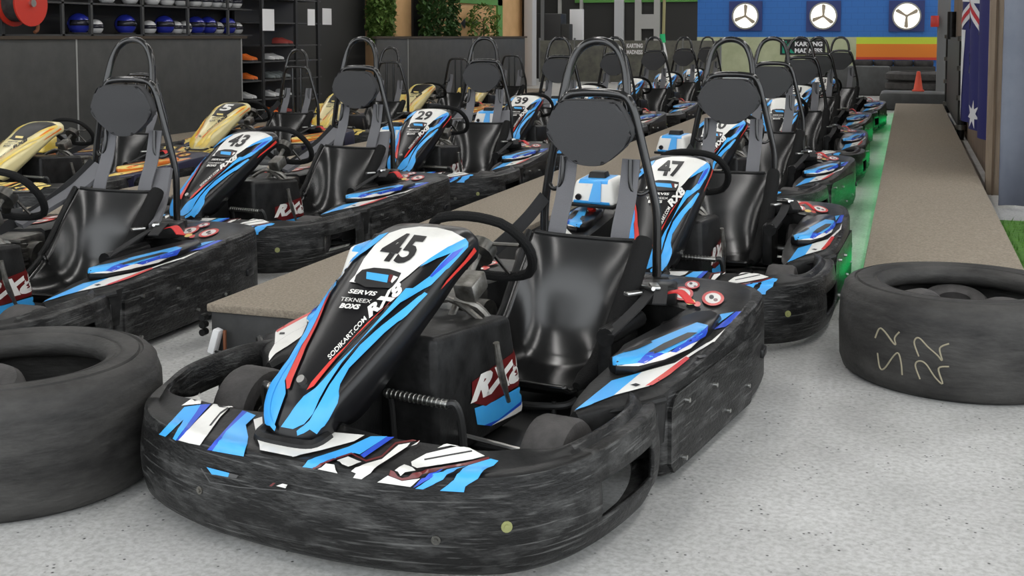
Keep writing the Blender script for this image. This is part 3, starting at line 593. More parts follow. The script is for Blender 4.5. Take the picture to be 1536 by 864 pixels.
mat('wood_wall', (.12, .08, .05), .75, c2=(.20, .14, .09), vs=6, stretch=(1, 1, .15)); mat('wood_post', (.38, .30, .22), .7, c2=(.28, .21, .15), vs=8, stretch=(3, 3, .3))
mat('tarp', (.16, .175, .22), .75, c2=(.13, .145, .19), vs=3); mat('flag_blue', (.012, .014, .12), .7); mat('flag_white', (.70, .70, .72), .7); mat('flag_red', (.50, .02, .03), .7)
mat('grass', (.10, .25, .03), .8, c2=(.05, .15, .02), vs=20); mat('cone_orange', (.80, .10, .05), .5); mat('galv', (.16, .165, .165), .5); mat('hose_red', (.55, .035, .02), .4); mat('helmet_blue', (.02, .03, .30), .25, coat=.5); mat('helmet_white', (.6, .6, .6), .3, coat=.4); mat('visor', (.02, .02, .03), .15)
mat('shoe_orange', (.75, .16, .02), .6); mat('shoe_white', (.6, .6, .6), .6); mat('shoe_red', (.32, .05, .04), .6); mat('shoe_grey', (.16, .18, .18), .6); mat('sole', (.03, .03, .03), .7)
mat('fence_olive', (.16, .16, .13), .8, c2=(.10, .10, .09), vs=5); mat('banner_black', (.008, .008, .009), .6); mat('logo_green', (.0, .30, .18), .5); mat('belt_grey', (.075, .08, .08), .6, c2=(.05, .05, .05), vs=4); mat('chalk', (.30, .27, .19), .9); mat('rust', (.20, .07, .03), .8); mat('pole_yellow', (.35, .33, .16), .5); mat('glow_stick', (.02, .55, .2), .5)
def struct(name, bm, m, parent=None, sm=35):
    o = mk(name, bm, m, parent, sm)
    if not parent: o['kind'] = 'structure'
    return o
def bb(x0, x1, y0, y1, z0, z1, bev=0.):
    bm = bmesh.new(); box(bm, ((x0+x1)/2, (y0+y1)/2, (z0+z1)/2), (abs(x1-x0), abs(y1-y0), abs(z1-z0)), None, bev); return bm
struct('floor', bb(-14, 7, -6, 41, -.1, 0), 'concrete')
struct('ceiling', bb(-14.2, 7.2, -2, 41, 5.2, 5.3), 'ceiling_grey')
struct('wall_right', bb(7, 7.2, 8, 41, 0, 5.2), 'side_wall')
struct('wall_left', bb(-14.2, -14, -2, 41, 0, 5.2), 'side_wall')
# ---- back wall
wb = struct('wall_back', bb(-6.87, 7, 40, 40.2, 0, 5.2), 'blue_block')
mk('lower_panel', bb(-6.87, -1.63, 39.96, 40.0, 0, 1.215), 'pale_lime', wb); mk('lime_stripe', bb(-1.63, 7, 39.96, 40.0, .99, 1.215), 'lime', wb); mk('orange_stripe', bb(-1.63, 7, 39.955, 40.0, .56, .99), 'stripe_orange', wb); mk('red_stripe', bb(-1.63, 7, 39.95, 40.0, .48, .56), 'stripe_red', wb)
wd = struct('wall_back_doors', bb(-14, -6.87, 40, 40.2, 0, 5.2), 'dark_wall')
mk('green_trim', bb(-11.2, -6.87, 39.9, 40, 2.42, 2.75), 'green_paint', wd)
for x0, x1, z0, z1, m in ((-9.75, -9.42, 0, 4, 'white_paint'), (-9.02, -8.80, 0, 4, 'off_white'), (-8.35, -8.15, 0, 4, 'off_white'), (-8.80, -8.35, 1.5, 2.0, 'off_white'), (-11.0, -10.9, 1.8, 4, 'off_white'), (-11.8, -11.7, 1.0, 4, 'off_white')):
    mk('door_post', bb(x0, x1, 39.82, 39.97, z0, z1), m, wd)
tag(mk('wall_cabinet', bb(*[ony(857, 40, 36).x, ony(876, 40, 36).x], 35.8, 36, ony(865, 60, 36).z, ony(865, 14, 36).z, .01), 'paper'), 'tall white metal cabinet box fixed beside the dark doorways', 'cabinet')
for k, (u, v) in enumerate(((1118, 24), (1235, 24), (1360, 24))):
    p = ony(u, v, 39.9); t = thing('wall_fan', ('round white wall fan on the blue wall nearest the dark doorways', 'round white wall fan above the black banner on the blue wall', 'round white wall fan above the rainbow stripes with one blade pointing down')[k], 'fan', (p.x, 39.93, p.z), 0, 'extractor fans on the blue wall')
    mk('mounting_plate', bb(-.55, .55, .0, .06, -.5, .5), 'fan_plate', t)
    bm = bmesh.new(); lathe(bm, [(.40, -.01), (.40, .06), (.45, .06), (.45, -.08), (.40, -.08)], 32, 'y', (0, 0, 0), True); mk('ring', bm, 'fan_ring', t)
    bm = bmesh.new(); cyl(bm, (0, -.02, 0), (0, 0, 0), .41, seg=32); mk('daylight_disc', bm, 'fan_daylight', t)  # no lamp: emissive disc stands in for daylight through the fan opening
    for i in range(3):
        a = math.radians((90, 205, 325)[i] if k != 2 else (270, 30, 150)[i]); bm = bmesh.new(); prism(bm, [(.03, -.03), (.34, -.075), (.39, .0), (.36, .05), (.03, .03)], -.006, .006, 0, Matrix.Translation((0, -.06, 0)) @ Matrix.Rotation(-a, 4, 'Y') @ Matrix.Rotation(math.pi/2, 4, 'X')); mk('blade', bm, 'fan_blade', t)
    bm = bmesh.new(); cyl(bm, (0, -.10, 0), (0, -.02, 0), .05, seg=14); mk('hub', bm, 'fan_blade', t)
# ---- ceiling lamps
for X in (-10.4, -6.3, -2.6, 1.2, 4.8):
    for Y in (1, 5.2, 9.4, 13.6, 17.8, 22, 26.2, 30.4, 34.6, 38.6):
        t = thing('ceiling_lamp', 'long rectangular lamp panel hanging under the grey ceiling', 'lamp', (X, Y, 4.9), 0, 'lamp panels under the ceiling')
        mk('housing', bb(-.15, .15, -1.85, 1.85, .03, .10), 'white_paint', t); mk('diffuser', bb(-.12, .12, -1.8, 1.8, 0, .03), 'lamp_glow', t)
        bm = bmesh.new(); cyl(bm, (0, .6, .1), (0, .6, .3), .006, seg=6); mk('hanger', bm, 'steel', t); bm = bmesh.new(); cyl(bm, (0, -.6, .1), (0, -.6, .3), .006, seg=6); mk('hanger', bm, 'steel', t)
# ---- left barrier with panels
XL = -8.6
wl = struct('trim_1', bb(XL-.06, XL+.02, 7.5, 14.0, 1.215, 1.25), 'cap_rail'); ys = [7.5, 10.55, 13.88]
for y0, y1 in zip(ys, ys[1:]): mk('panel', bb(XL-.04, XL, y0+.01, y1-.012, 0, 1.215, .004), 'barrier', wl)
for y in ys[1:]: mk('seam_strip', bb(XL-.03, XL+.004, y-.012, y+.01, 0, 1.215), 'seam', wl)
wl2 = struct('trim_2', bb(XL-.06, XL+.02, 18.1, 26.4, 1.205, 1.245), 'cap_rail'); ys = [18.15, 19.47, 22.8, 26.3]
for y0, y1 in zip(ys, ys[1:]): mk('panel', bb(XL-.04, XL, y0+.012, y1-.012, 0, 1.21, .004), 'barrier', wl2)
for y in ys[1:3]: mk('seam_strip', bb(XL-.03, XL+.003, y-.014, y+.012, 0, 1.21), 'seam', wl2)
wt = struct('wall_tan', bb(-9.5, -9.3, 19.15, 28.4, 0, 4), 'tan_wall')
y0, y1 = onx(617, 30, -9.3).y, onx(632, 30, -9.3).y; mk('dark_gap', bb(-9.3, -9.26, y0, y1, 1.1, 4), 'dark_frame', wt)
y0, y1 = onx(744, 30, -9.3).y, onx(751, 30, -9.3).y; mk('green_frame', bb(-9.3, -9.25, y0, y1, 1.1, 4), 'green_paint', wt); mk('green_frame', bb(-9.3, -9.25, onx(685, 2, -9.3).y, y1, onx(700, 5, -9.3).z, 2.3), 'green_paint', wt)
mk('brown_edge', bb(-9.3, -9.2, 28.2, 28.4, 0, 4), 'cap_rail', wt)
A = [onx(u, v, -9.295) for u, v in ((690, 35), (697, 27), (698, 32), (716, 32), (716, 38), (698, 38), (697, 43))]
bm = bmesh.new(); fv = [bm.verts.new((p.x+.012, p.y, p.z)) for p in A]; bm.faces.new(fv); tag(mk('arrow_sign', bm, 'dk', None, 0), 'black arrow sign pointing sideways on the tan wall', 'sign')
wk = struct('wall_dark', bb(-9.6, -9.3, 16.0, 19.15, 0, 4), 'dark_wall'); struct('wall_shelves', bb(-9.9, -9.7, 6, 16, 0, 4), 'dark_frame')
def bush(u0, u1, v0, v1, X, m, label, n=2600):
    a, b = onx(u0, v1, X), onx(u1, v0, X); cy, h = (a.y+b.y)/2, b.z-.0; w = (b.y-a.y)/2; z0 = 1.0
    t = thing('hedge_plant', label, 'plant', (X, cy, 0)); bm = bmesh.new(); rd = random.Random(u0)
    for _ in range(n):
        z = rd.uniform(z0, h+.3); fr = (z-z0)/(h+.3-z0); k = math.sqrt(max(0, 1-(2*fr-1)**4))*(.8+.3*rd.random()); an = rd.uniform(0, 6.28); r = rd.uniform(.3, 1)**.5
        p = Vector((math.cos(an)*r*k*.22, math.sin(an)*r*k*w, z)); s = rd.uniform(.04, .09); R = Matrix.Rotation(rd.uniform(0, 6.28), 3, 'Z') @ Matrix.Rotation(rd.uniform(-1, 1), 3, 'X')
        bm.faces.new([bm.verts.new(p+R @ Vector(q)*s) for q in ((0, -1, 0), (.5, 0, .1), (0, 1, 0), (-.5, 0, .1))])
    mk('foliage', bm, m, t, 0, 'stuff'); bm = bmesh.new(); cyl(bm, (0, 0, 0), (0, 0, h), .03, .015, 8); mk('stem', bm, 'stem', t)
bush(556, 586, 0, 52, -9.0, 'leaf', 'yellow-green leafy hedge plant against the tan wall, beside the dark wall end'); bush(632, 686, 0, 57, -9.0, 'leaf_dark', 'dark green leafy hedge plant standing over the dark gap in the tan wall'); bush(704, 746, 28, 56, -9.0, 'leaf', 'low pale green plant below the black arrow sign', 500)
# ---- white column and dark gear behind the barrier end
p = onz(799, 97); tag(mk('steel_column', bb(-9.15, -8.93, 27.9, 28.25, 0, 4.9, .01), 'white_paint'), 'tall white painted steel column at the end of the dark barrier', 'column')
t = thing('dark_machine', 'tall dark machine standing between the white column and the doors', 'machine', (-10.1, 33, 0)); mk('body', bb(-.6, .5, -.3, .3, 0, 1.9, .02), 'dark_frame', t); mk('mast', bb(-.1, .0, -.35, -.3, 0, 3.4), 'galv', t); mk('side_box', bb(.5, .75, -.3, .1, .8, 1.6, .02), 'dark_wall', t)
# ---- shelf with helmets, hose reel
t = thing('storage_shelf', 'dark steel shelf unit filled with helmets above the grey barrier', 'shelf', (-9.1, 11.9, 0))
for z in (1.27, 1.63, 2.0): mk('shelf_board', bb(-.25, .2, -4.2, 2.76, z-.02, z), 'shelf_steel', t)
for u in (5, 95, 138, 215, 283, 343):
    y = onx(u, 30, -8.9).y-11.9; mk('upright', bb(.17, .2, y-.02, y+.02, 1.25, 2.3), 'shelf_steel', t)
mk('back_board', bb(-.6, -.25, -4.2, 2.76, 1.25, 2.3), 'dark_frame', t)
def helmet(m, label, group):
    t = thing('helmet', label, 'helmet', (0, 0, 0), 0, group)
    bm = bmesh.new(); bmesh.ops.create_uvsphere(bm, u_segments=20, v_segments=14, radius=.13)
    for v in bm.verts:
        c = v.co; c.x *= 1.12; c.z *= .98
        if c.z < -.03: c.z = -.03+(c.z+.03)*1.05; c.x *= 1.05; c.z = max(c.z, -.12)
        c.z += .12
    mk('shell', bm, m, t)
    bm = bmesh.new(); rows = [[Vector((.151*math.cos(a)*k, .136*math.sin(a)*k, z)) for a in [-1.1+2.2*i/10 for i in range(11)]] for z, k in ((.10, 1.0), (.13, 1.01), (.165, .94))]; grid(bm, rows); solid(mk('visor', bm, 'visor', t), .004, (0, 0, .13))
    bm = bmesh.new(); tube(bm, [(.12*math.cos(a), .11*math.sin(a), .012) for a in [2*math.pi*i/16 for i in range(16)]], .010, 6, 1, True); mk('neck_trim', bm, 'sole', t)
    return t
hb = hw = None
def place_helmets(ys, z, kind):
    global hb, hw
    for y in ys:
        lab, grp = ('glossy blue helmet on the lower board of the dark shelf', 'blue helmets on the shelf') if kind == 'b' else (('white helmet on the lower board of the dark shelf', 'white helmets on the lower board') if z < 1.5 else ('white helmet on the upper board of the dark shelf', 'white helmets on the upper board'))
        src = hb if kind == 'b' else hw
        if src is None:
            src = helmet('helmet_blue' if kind == 'b' else 'helmet_white', lab, grp)
            if kind == 'b': hb = src
            else: hw = src
            o = src
        else: o = copy_tree(src, (0, 0, 0), 0)
        o.location = (-9.10, y, z); o.rotation_euler = (0, 0, -.6); o['label'] = lab; o['group'] = grp
        if kind == 'w': o.scale = (.72, .72, .72) if z < 1.5 else (.8, .8, .8)
place_helmets((11.21, 12.06, 12.85, 13.55, 13.835, 14.315), 1.27, 'b'); place_helmets((11.50, 12.53, 13.10, 13.305, 14.076, 14.561), 1.27, 'w'); place_helmets((11.72, 12.16, 12.60, 12.91, 13.21, 13.53, 13.78, 14.03, 14.28, 14.53), 1.63, 'w')
c = onx(33, 5, -8.72); t = thing('hose_reel', 'round red fire hose reel hung at the shelf end', 'hose reel', (c.x, c.y, c.z))
bm = bmesh.new(); cyl(bm, (.12, 0, 0), (.10, 0, 0), .24, seg=32); mk('front_disc', bm, 'hose_red', t); bm = bmesh.new(); cyl(bm, (-.12, 0, 0), (-.10, 0, 0), .24, seg=32); mk('rear_disc', bm, 'hose_red', t)
bm = bmesh.new(); cyl(bm, (-.10, 0, 0), (.10, 0, 0), .19, seg=24); mk('hose_coil', bm, 'rubber', t); bm = bmesh.new(); cyl(bm, (.11, 0, 0), (.15, 0, 0), .04, seg=12); mk('hub', bm, 'steel', t); bm = bmesh.new(); tube(bm, [(0, .19, -.05), (.02, .20, -.25), (.02, .15, -.3)], .02, 8); mk('nozzle', bm, 'rust', t); mk('bracket', bb(-.18, -.12, -.05, .05, -.05, .05), 'dark_frame', t)
# ---- shoe rack
t = thing('shoe_rack', 'black steel rack of shoes beside the grey barrier end', 'rack', (-8.95, 15.2, 0))
for z in (.35, .62, .89, 1.12, 1.45, 1.8): mk('rack_board', bb(-.25, .2, -.52, 1.25, z-.02, z), 'shelf_steel', t)
for u in (394.5, 445, 478): y = onx(u, 90, -8.75).y-15.2; mk('upright', bb(.17, .21, y-.03, y+.03, 0, 2.4), 'dark_frame', t)
mk('back_board', bb(-.3, -.25, -.52, 1.25, 0, 2.4), 'dark_frame', t)
t = thing('low_shoe_rack', 'low black shoe rack tucked under the helmet shelf end', 'rack', (-8.95, 14.28, 0))
for z in (.35, .62, .89): mk('rack_board', bb(-.25, .2, -.38, .38, z-.02, z), 'shelf_steel', t)
for y in (-.38, .36): mk('rack_side', bb(-.25, .2, y, y+.02, 0, 1.1), 'dark_frame', t)
def shoe(m, label):
    t = thing('shoe', label, 'shoe')
    rows = []
    for x, w, h in ((-.12, .03, .075), (-.10, .036, .085), (-.04, .035, .09), (.02, .036, .065), (.07, .042, .05), (.11, .038, .04), (.135, .02, .03)):
        rows.append([Vector((x, w*math.cos(a), .02+h*max(0, math.sin(a)))) for a in [math.pi*i/8 for i in range(9)]])
    bm = bmesh.new(); V = grid(bm, rows); bm.faces.new(V[0]); bm.faces.new(V[-1][::-1]); mk('upper', bm, m, t); bm = bmesh.new(); prism(bm, [(-.125, -.032), (-.04, -.034), (.08, -.045), (.135, -.02), (.135, .02), (.08, .045), (-.04, .034), (-.125, .032)], 0, .022, .004); mk('outsole', bm, 'sole', t)
    return t
sh0 = {}
for u, zi, col in ((371, 2, 'orange'), (377, 2, 'orange'), (371, 1, 'orange'), (377, 1, 'orange'), (369, 0, 'white'), (375, 0, 'white'), (403, 2, 'white'), (410, 2, 'white'), (417, 2, 'white'), (404, 1, 'grey'), (411, 1, 'grey'), (420, 1, 'grey'), (427, 1, 'grey'), (404, 0, 'white'), (411, 0, 'white'), (428, 0, 'white'), (399, -1, 'orange'), (408, -1, 'orange'), (420, -1, 'red'), (428, -1, 'red'), (424, 3, 'red'), (431, 3, 'red')):
    z = {3: 1.12, 2: .89, 1: .62, 0: .35, -1: .0}[zi]; z = z if zi >= 0 else .10
    lab = f'{col} shoe on the ' + {3: 'top shoe board', 2: 'board second from top', 1: 'middle board', 0: 'lower board', -1: 'bottom'}[zi] + ' of the '+('low black' if u < 390 else 'tall black')+' shoe rack'
    if col not in sh0: sh0[col] = shoe('shoe_'+col, lab); o = sh0[col]
    else: o = copy_tree(sh0[col], (0, 0, 0), 0)
    o.location = (-8.90, onx(u, 110, -8.86).y, z); o['label'] = lab; o['group'] = lab
mk('rack_board', bb(-.25, .2, -.52, 1.25, .08, .10), 'shelf_steel', [o for o in COL.objects if o.name == 'shoe_rack'][0])
for k, (u0, u1, v0, v1, w) in enumerate(((394, 411, 14, 46, 'beside the helmet shelf'), (462, 472, 14, 38, 'over the shoe rack'), (484, 497, 13, 37, 'on the dark wall end'))):
    X_ = (-8.74, -8.74, -9.295)[k]; a, b = onx(u0, v1, X_), onx(u1, v0, X_); o = mk('paper_notice', bb(X_-.008, X_+.002, a.y, b.y, a.z, b.z), 'paper'); tag(o, 'white paper notice hanging '+w, 'notice')
# ---- platforms
def platform(x0, x1, y0, y1, h, label, led=False):
    t = thing('carpeted_platform', label, 'platform', ((x0+x1)/2, y0, 0)); w = (x1-x0)/2
    mk('base', bb(-w, w, 0, y1-y0, 0, h-.03, .004), 'carpet_side', t); mk('carpet_top', bb(-w-.012, w+.012, -.015, y1-y0, h-.032, h, .006), 'carpet', t)
    if led: mk('led_strip', bb(-w-.012, -w-.002, .6, y1-y0-.2, .07, .10), 'led_green', t)
    return t
platform(-2.605, -2.0, 3.95, 21, .19, 'low beige carpeted platform running between two kart rows'); platform(-.17, .53, 5.25, 20.1, .15, 'long beige carpeted walkway with green light strip beside the flag wall', True)
platform(-5.15, -4.5, 4.5, 21, .19, 'low carpeted platform between the blue karts and the yellow karts'); platform(-8.0, -7.25, 4.5, 24, .12, 'carpeted platform along the grey barrier behind yellow karts')
t = thing('cable_plug', 'cluster of black and white cable plugs at the platform corner', 'plug', (-2.60, 3.94, 0))
for z in (.14, .11, .08): bm = bmesh.new(); cyl(bm, (-.02, -.005, z), (-.02, -.035, z), .014, seg=10); mk('black_plug', bm, 'black_plastic', t)
bm = bmesh.new(); box(bm, (.035, -.025, .05), (.03, .04, .10), Matrix.Rotation(.3, 3, 'Y'), .006); mk('white_plug', bm, 'paper', t); bm = bmesh.new(); box(bm, (.075, -.02, .05), (.012, .012, .09), None, .003); mk('red_clip', bm, 'rust', t)
bm = bmesh.new(); tube(bm, [(.03, -.03, .01), (.12, -.06, .008), (.2, -.05, .008), (.3, -.08, .008)], .005, 6); mk('cable', bm, 'black_plastic', t)
# ---- two large slick tyres with kart tyres inside
def big_tyre(x, y, R, h, ri, label):
    bm = bmesh.new(); lathe(bm, [(R-.035, .0), (R-.012, .015), (R, .05), (R+.004, h*.5), (R, h-.075), (R-.008, h-.05), (R-.011, h-.047), (R-.013, h-.03), (R-.03, h-.012), (R-.05, h-.004), (R-.053, h-.009), (R-.06, h-.009), (R-.064, h-.002), (R-.095, h), (ri+.045, h-.004), (ri+.042, h-.010), (ri+.034, h-.010), (ri+.030, h-.006), (ri+.012, h-.012), (ri, h-.025), (ri-.002, h-.045), (ri+.006, h-.066), (ri+.05, h-.085), (R-.05, h-.10), (R-.035, h*.5), (R-.05, .10), (ri+.05, .085), (ri, .05), (ri+.02, .02), (ri+.055, 0)], 96, 'z', (0, 0, 0), True)
    o = mk('slick_tyre', bm, 'slick_rubber', None, 50); o.location = (x, y, 0); return tag(o, label, 'tyre')
tR = big_tyre(.207, 4.59, .434, .345, .272, 'large worn slick tyre with chalk numbers lying before the walkway'); tL = big_tyre(-2.385, 2.64, .395, .345, .24, 'large worn slick tyre lying flat beside kart 45')
kt0 = None
for x, y, z, rx, rz, lab in ((.06, 4.54, .18, 1.25, .9, 'kart tyre with a pale rim line inside the chalk-marked tyre'), (.19, 4.79, .18, .25, 0, 'flat kart tyre inside the chalk-marked tyre'), (.37, 4.58, .18, .35, .3, 'tilted kart tyre at the inner wall of the chalk-marked tyre'), (-2.52, 2.64, .19, .3, .2, 'kart tyre lying tilted inside the slick tyre beside kart 45'), (-2.245, 2.70, .17, .1, .2, 'flat kart tyre inside the slick tyre beside kart 45')):
    if kt0 is None:
        bm = bmesh.new(); lathe(bm, [(.06, -.055), (.075, -.065), (.11, -.065), (.125, -.05), (.13, -.03), (.13, .03), (.125, .05), (.11, .065), (.075, .065), (.06, .055), (.07, 0)], 32, 'z', (0, 0, 0), True); o = kt0 = mk('kart_tyre', bm, 'kart_tread')
    else: o = kt0.copy(); COL.objects.link(o)
    o.location = (x, y, z); o.rotation_euler = (rx, 0, rz); tag(o, lab, 'tyre')
bb_ = bmesh.new(); bb_.from_mesh(tR.data); bmesh.ops.translate(bb_, vec=tR.location, verts=bb_.verts[:]); tr = BVHTree.FromBMesh(bb_); bb_.free(); C8 = crop(1236, 340, 2.88); bm = bmesh.new()
for pl_ in (((222, 480), (240, 440), (262, 452), (298, 500), (310, 508), (306, 480), (326, 455)), ((232, 545), (242, 608), (262, 612), (300, 560), (322, 547), (334, 590), (338, 640)), ((410, 560), (390, 500), (410, 480), (450, 520), (490, 555), (510, 577), (500, 525), (540, 505)), ((415, 658), (395, 600), (410, 580), (440, 592), (480, 650), (512, 677), (495, 612), (540, 604))):
    P = []
    for q in crom([(x, y, 0) for x, y in C8(*pl_)], 5):
        h = tr.ray_cast(_C, ray(q.x, q.y))
        if h[0] is not None: P.append(h[0]+(h[1] if h[1].dot(ray(q.x, q.y)) < 0 else -h[1])*.001-tR.location)
    if len(P) > 3: tube(bm, P, .003, 5, 1)
mk('chalk_marks', bm, 'chalk', tR, 0)
# ---- right side: wood wall, post, flag, gate, curtain, grass
wr = struct('wall_wood', bb(.69, .78, 10.0, 20.5, 0, 3.6), 'wood_wall'); tag(mk('wood_post', bb(.60, .70, 9.86, 10.0, .0, 3.6, .005), 'wood_post'), 'rough pale timber post at the wood wall end by the grey curtain', 'post')
mk('post_strip', bb(.64, .655, 9.845, 9.86, 0, 3.6), 'wood_wall', [o for o in COL.objects if o.name == 'wood_post'][0])
rows = []
for i in range(60):
    u = i/59; x = ony(1497, 280, 9.05).x+.01+3.0*u; y = 9.08-.45*u+.07*math.sin(u*34+.6)+.05*math.sin(u*13); rows.append([Vector((x, y+.02*math.sin(z*3+u*9), z)) for z in (.02, .6, 1.2, 1.8, 2.4, 3.0, 3.6)])
bm = bmesh.new(); grid(bm, rows); tag(solid(mk('hanging_curtain', bm, 'tarp', None, 80), .006), 'blue-grey hanging curtain beside the timber post', 'curtain')
bm = bmesh.new(); rd = random.Random(3); 
for _ in range(9000):
    x, y = rd.uniform(.57, 4), rd.uniform(5.0, 8.4); h = rd.uniform(.02, .05); a = rd.uniform(0, 6.28); d = Vector((math.cos(a), math.sin(a), 0))*.004; l = Vector((rd.uniform(-.02, .02), rd.uniform(-.02, .02), h)); p = Vector((x, y, .008)); bm.faces.new([bm.verts.new(q) for q in (p-d, p+d, p+l)])
o = mk('artificial_grass', bm, 'grass', None, 0, 'stuff'); tag(o, 'bright green artificial grass strip beside the walkway', 'grass'); mk('grass_mat', bb(.57, 4, 5.0, 8.45, 0, .012), 'grass', o)
# flag hung by its short side along the wall
a, b = ony(1447, 100, 12.3), ony(1481, 100, 10.7); FA, FB = Vector((a.x, a.y, 0)), Vector((b.x, b.y, 0))
def fl(u, v, off=0.):
    d = (FB-FA); n = Vector((-d.y, d.x, 0)).normalized(); n = n if n.x < 0 else -n; p = FA+d*u+n*(.035*math.sin(u*16+v*2)*(1.2-.4*v)+off); p.z = (.44-.08*u)+(1.95-.44)*v; return p
t = thing('flag', 'dark blue flag with union crosses and white stars hung on the wood wall', 'flag', (FA+FB)/2); C_ = (FA+FB)/2
bm = bmesh.new(); grid(bm, [[fl(i/40, j/24)-C_ for j in range(25)] for i in range(41)]); mk('cloth', bm, 'flag_blue', t, 80)
def fshape(name, polys, m, off):
    bm = bmesh.new()
    for P in polys:
        V, T = tri_poly([(x*100, y*100) for x, y in P], 4); vs = [bm.verts.new(fl(x/100, y/100, off)-C_) for x, y in V]
        for q in T:
            try: bm.faces.new([vs[i] for i in q])
            except ValueError: pass
    mk(name, bm, m, t, 80)
star = lambda cx, cy, r, k=7: [(cx+(r if i % 2 == 0 else r*.42)*math.sin(math.pi*i/k)*.8, cy+(r if i % 2 == 0 else r*.42)*math.cos(math.pi*i/k)) for i in range(2*k)]
fshape('hoist_band', [[(0, 0), (.10, .0), (.10, .58), (0, .58)]], 'flag_white', .006)
for cx, cy, r in ((.33, .37, .16), (.72, .60, .07), (.55, .09, .09)): fshape('star', [star(cx, cy, r)], 'flag_white', .006)
fshape('white_cross', [stroke([(0, .62), (.6, 1.0)], .09), stroke([(.6, .62), (0, 1.0)], .09), [(0, .76), (.6, .76), (.6, .87), (0, .87)], [(.22, .6), (.40, .6), (.40, 1), (.22, 1)]], 'flag_white', .006)
fshape('red_cross', [stroke([(0, .62), (.6, 1.0)], .03), stroke([(.6, .62), (0, 1.0)], .03), [(0, .785), (.6, .785), (.6, .845), (0, .845)], [(.26, .6), (.36, .6), (.36, 1), (.26, 1)]], 'flag_red', .010)
# gate hardware
t = thing('gate_frame', 'black tubular gate frame with couplings beside the blue flag', 'gate', (.615, 17.6, 0))
for Y, v0, r in ((20.3, 52, .042), (15.04, 54, .04)):                 # two uprights on the floor between walkway and wood wall
    zt = ony(1430, v0, Y).z; bm = bmesh.new(); cyl(bm, (0, Y-17.6, 0), (0, Y-17.6, zt), r, seg=14); o = mk('gate_tube', bm, 'black_plastic', t)
    for k in range(4): z = .12+(zt-.18)*k/3; bm = bmesh.new(); cyl(bm, (0, Y-17.6, z), (0, Y-17.6, z+.06), r*1.6, seg=14); mk('coupling', bm, 'dark_metal', o)
mk('gate_panel', bb(-.015, .015, -2.53, 2.67, .12, 1.235), 'chassis', t)
bm = bmesh.new(); cyl(bm, (0, 1.5, 1.20), (0, 1.5, 1.62), .065, seg=14); mk('gate_tube', bm, 'black_plastic', t)
a, b = ony(1406, 50, 22.5), ony(1425, 50, 22.5); tag(mk('roof_column', bb(a.x, b.x, 22.4, 22.65, 0, 5.2, .01), 'galv'), 'grey galvanised steel column behind the gate frame', 'column')
a = ony(1404, 32, 22.3); tag(mk('alarm_box', bb(a.x-.09, a.x+.05, 22.2, 22.4, a.z-.1, a.z+.1, .01), 'red_plastic'), 'small red alarm box on the grey column', 'box')
# ---- far end: rubber block, tyres, cone, banners, fence
tag(mk('rubber_block', bb(-.45, .75, 20.6, 21.6, 0, .30, .06), 'belt_grey'), 'dark rubber block across the far end of the walkway', 'barrier')
for k in range(3):
    bm = bmesh.new(); lathe(bm, [(.34, 0), (.52, .0), (.585, .04), (.59, .09), (.585, .14), (.52, .18), (.34, .18), (.31, .09)], 40, 'z', (0, 0, 0), True); o = mk('barrier_tyre', bm, 'rubber'); o.location = (.16, 24.3, .185*k); tag(o, ('bottom', 'middle', 'top')[k]+' tyre of the stack behind the orange cone', 'tyre')
p = onz(1377, 136, .30); t = thing('traffic_cone', 'small orange traffic cone on the rubber block', 'cone', (p.x, min(p.y, 21.3), .30)); bm = bmesh.new(); lathe(bm, [(.085, .02), (.078, .03), (.028, .34), (.0, .345)], 20); mk('cone_body', bm, 'cone_orange', t); mk('cone_base', bb(-.10, .10, -.10, .10, 0, .022, .006), 'cone_orange', t)
tag(mk('track_barrier', bb(-2.2, -.35, 25.5, 25.9, 0, .62, .05), 'belt_grey'), 'long grey rubber track barrier behind the right kart row', 'barrier')
for x in (-1.35, -.75, -.15, .45):
    bm = bmesh.new(); lathe(bm, [(.2, 0), (.28, .0), (.30, .05), (.30, .13), (.28, .18), (.2, .18)], 24, 'z', (0, 0, 0), True); o = mk('barrier_tyre', bm, 'rubber'); o.location = (x, 38.8, .30); tag(o, 'black tyre resting on the wall kerb below the rainbow stripes', 'tyre', 'tyres below the rainbow stripes')
tag(mk('wall_kerb', bb(-1.7, .8, 38.4, 39.2, 0, .30, .02), 'dark_wall'), 'low dark kerb under the rainbow stripes', 'kerb')
t = thing('pit_fence', 'dull olive panel fence closing the pit lane', 'fence', (-5.2, 30.4, 0))
for i in range(5): x = -4.3+i*.98; mk('fence_panel', bb(x, x+.95, -.03, .03, .02, 1.13, .005), 'fence_olive', t)
for i in range(6): x = -4.315+i*.98; mk('fence_post', bb(x-.02, x+.02, -.028, .05, 0, 1.2), 'galv', t)
def banner(u0, u1, v0, v1, Y, m, label, logo):
    a, b = ony(u0, v1, Y), ony(u1, v0, Y); t = thing('banner', label, 'banner', (a.x, Y, a.z)); w, h = b.x-a.x, b.z-a.z; mk('sheet', bb(0, w, -.012, .0, 0, h), m, t)
    x0 = .33 if logo else .08
    if logo:
        bm = bmesh.new(); s = w*.28; fv = [bm.verts.new((w*.05+s*x, -.016, h*.1+h*.8*z)) for x, z in ((0, 0), (.35, 0), (.35, .35), (.7, 0), (1, 0), (.55, .5), (1, 1), (.7, 1), (.35, .65), (.35, 1), (0, 1))]; bm.faces.new(fv); mk('logo', bm, 'logo_green', t, 0)
    for s, z in (('KARTING', .55), ('MADNESS', .12)): flat_text('lettering', s, (w*x0, -.014, h*z), (w*(.94-x0), 0, 0), (0, 0, h*.3), 'paper', t, .04, .004)
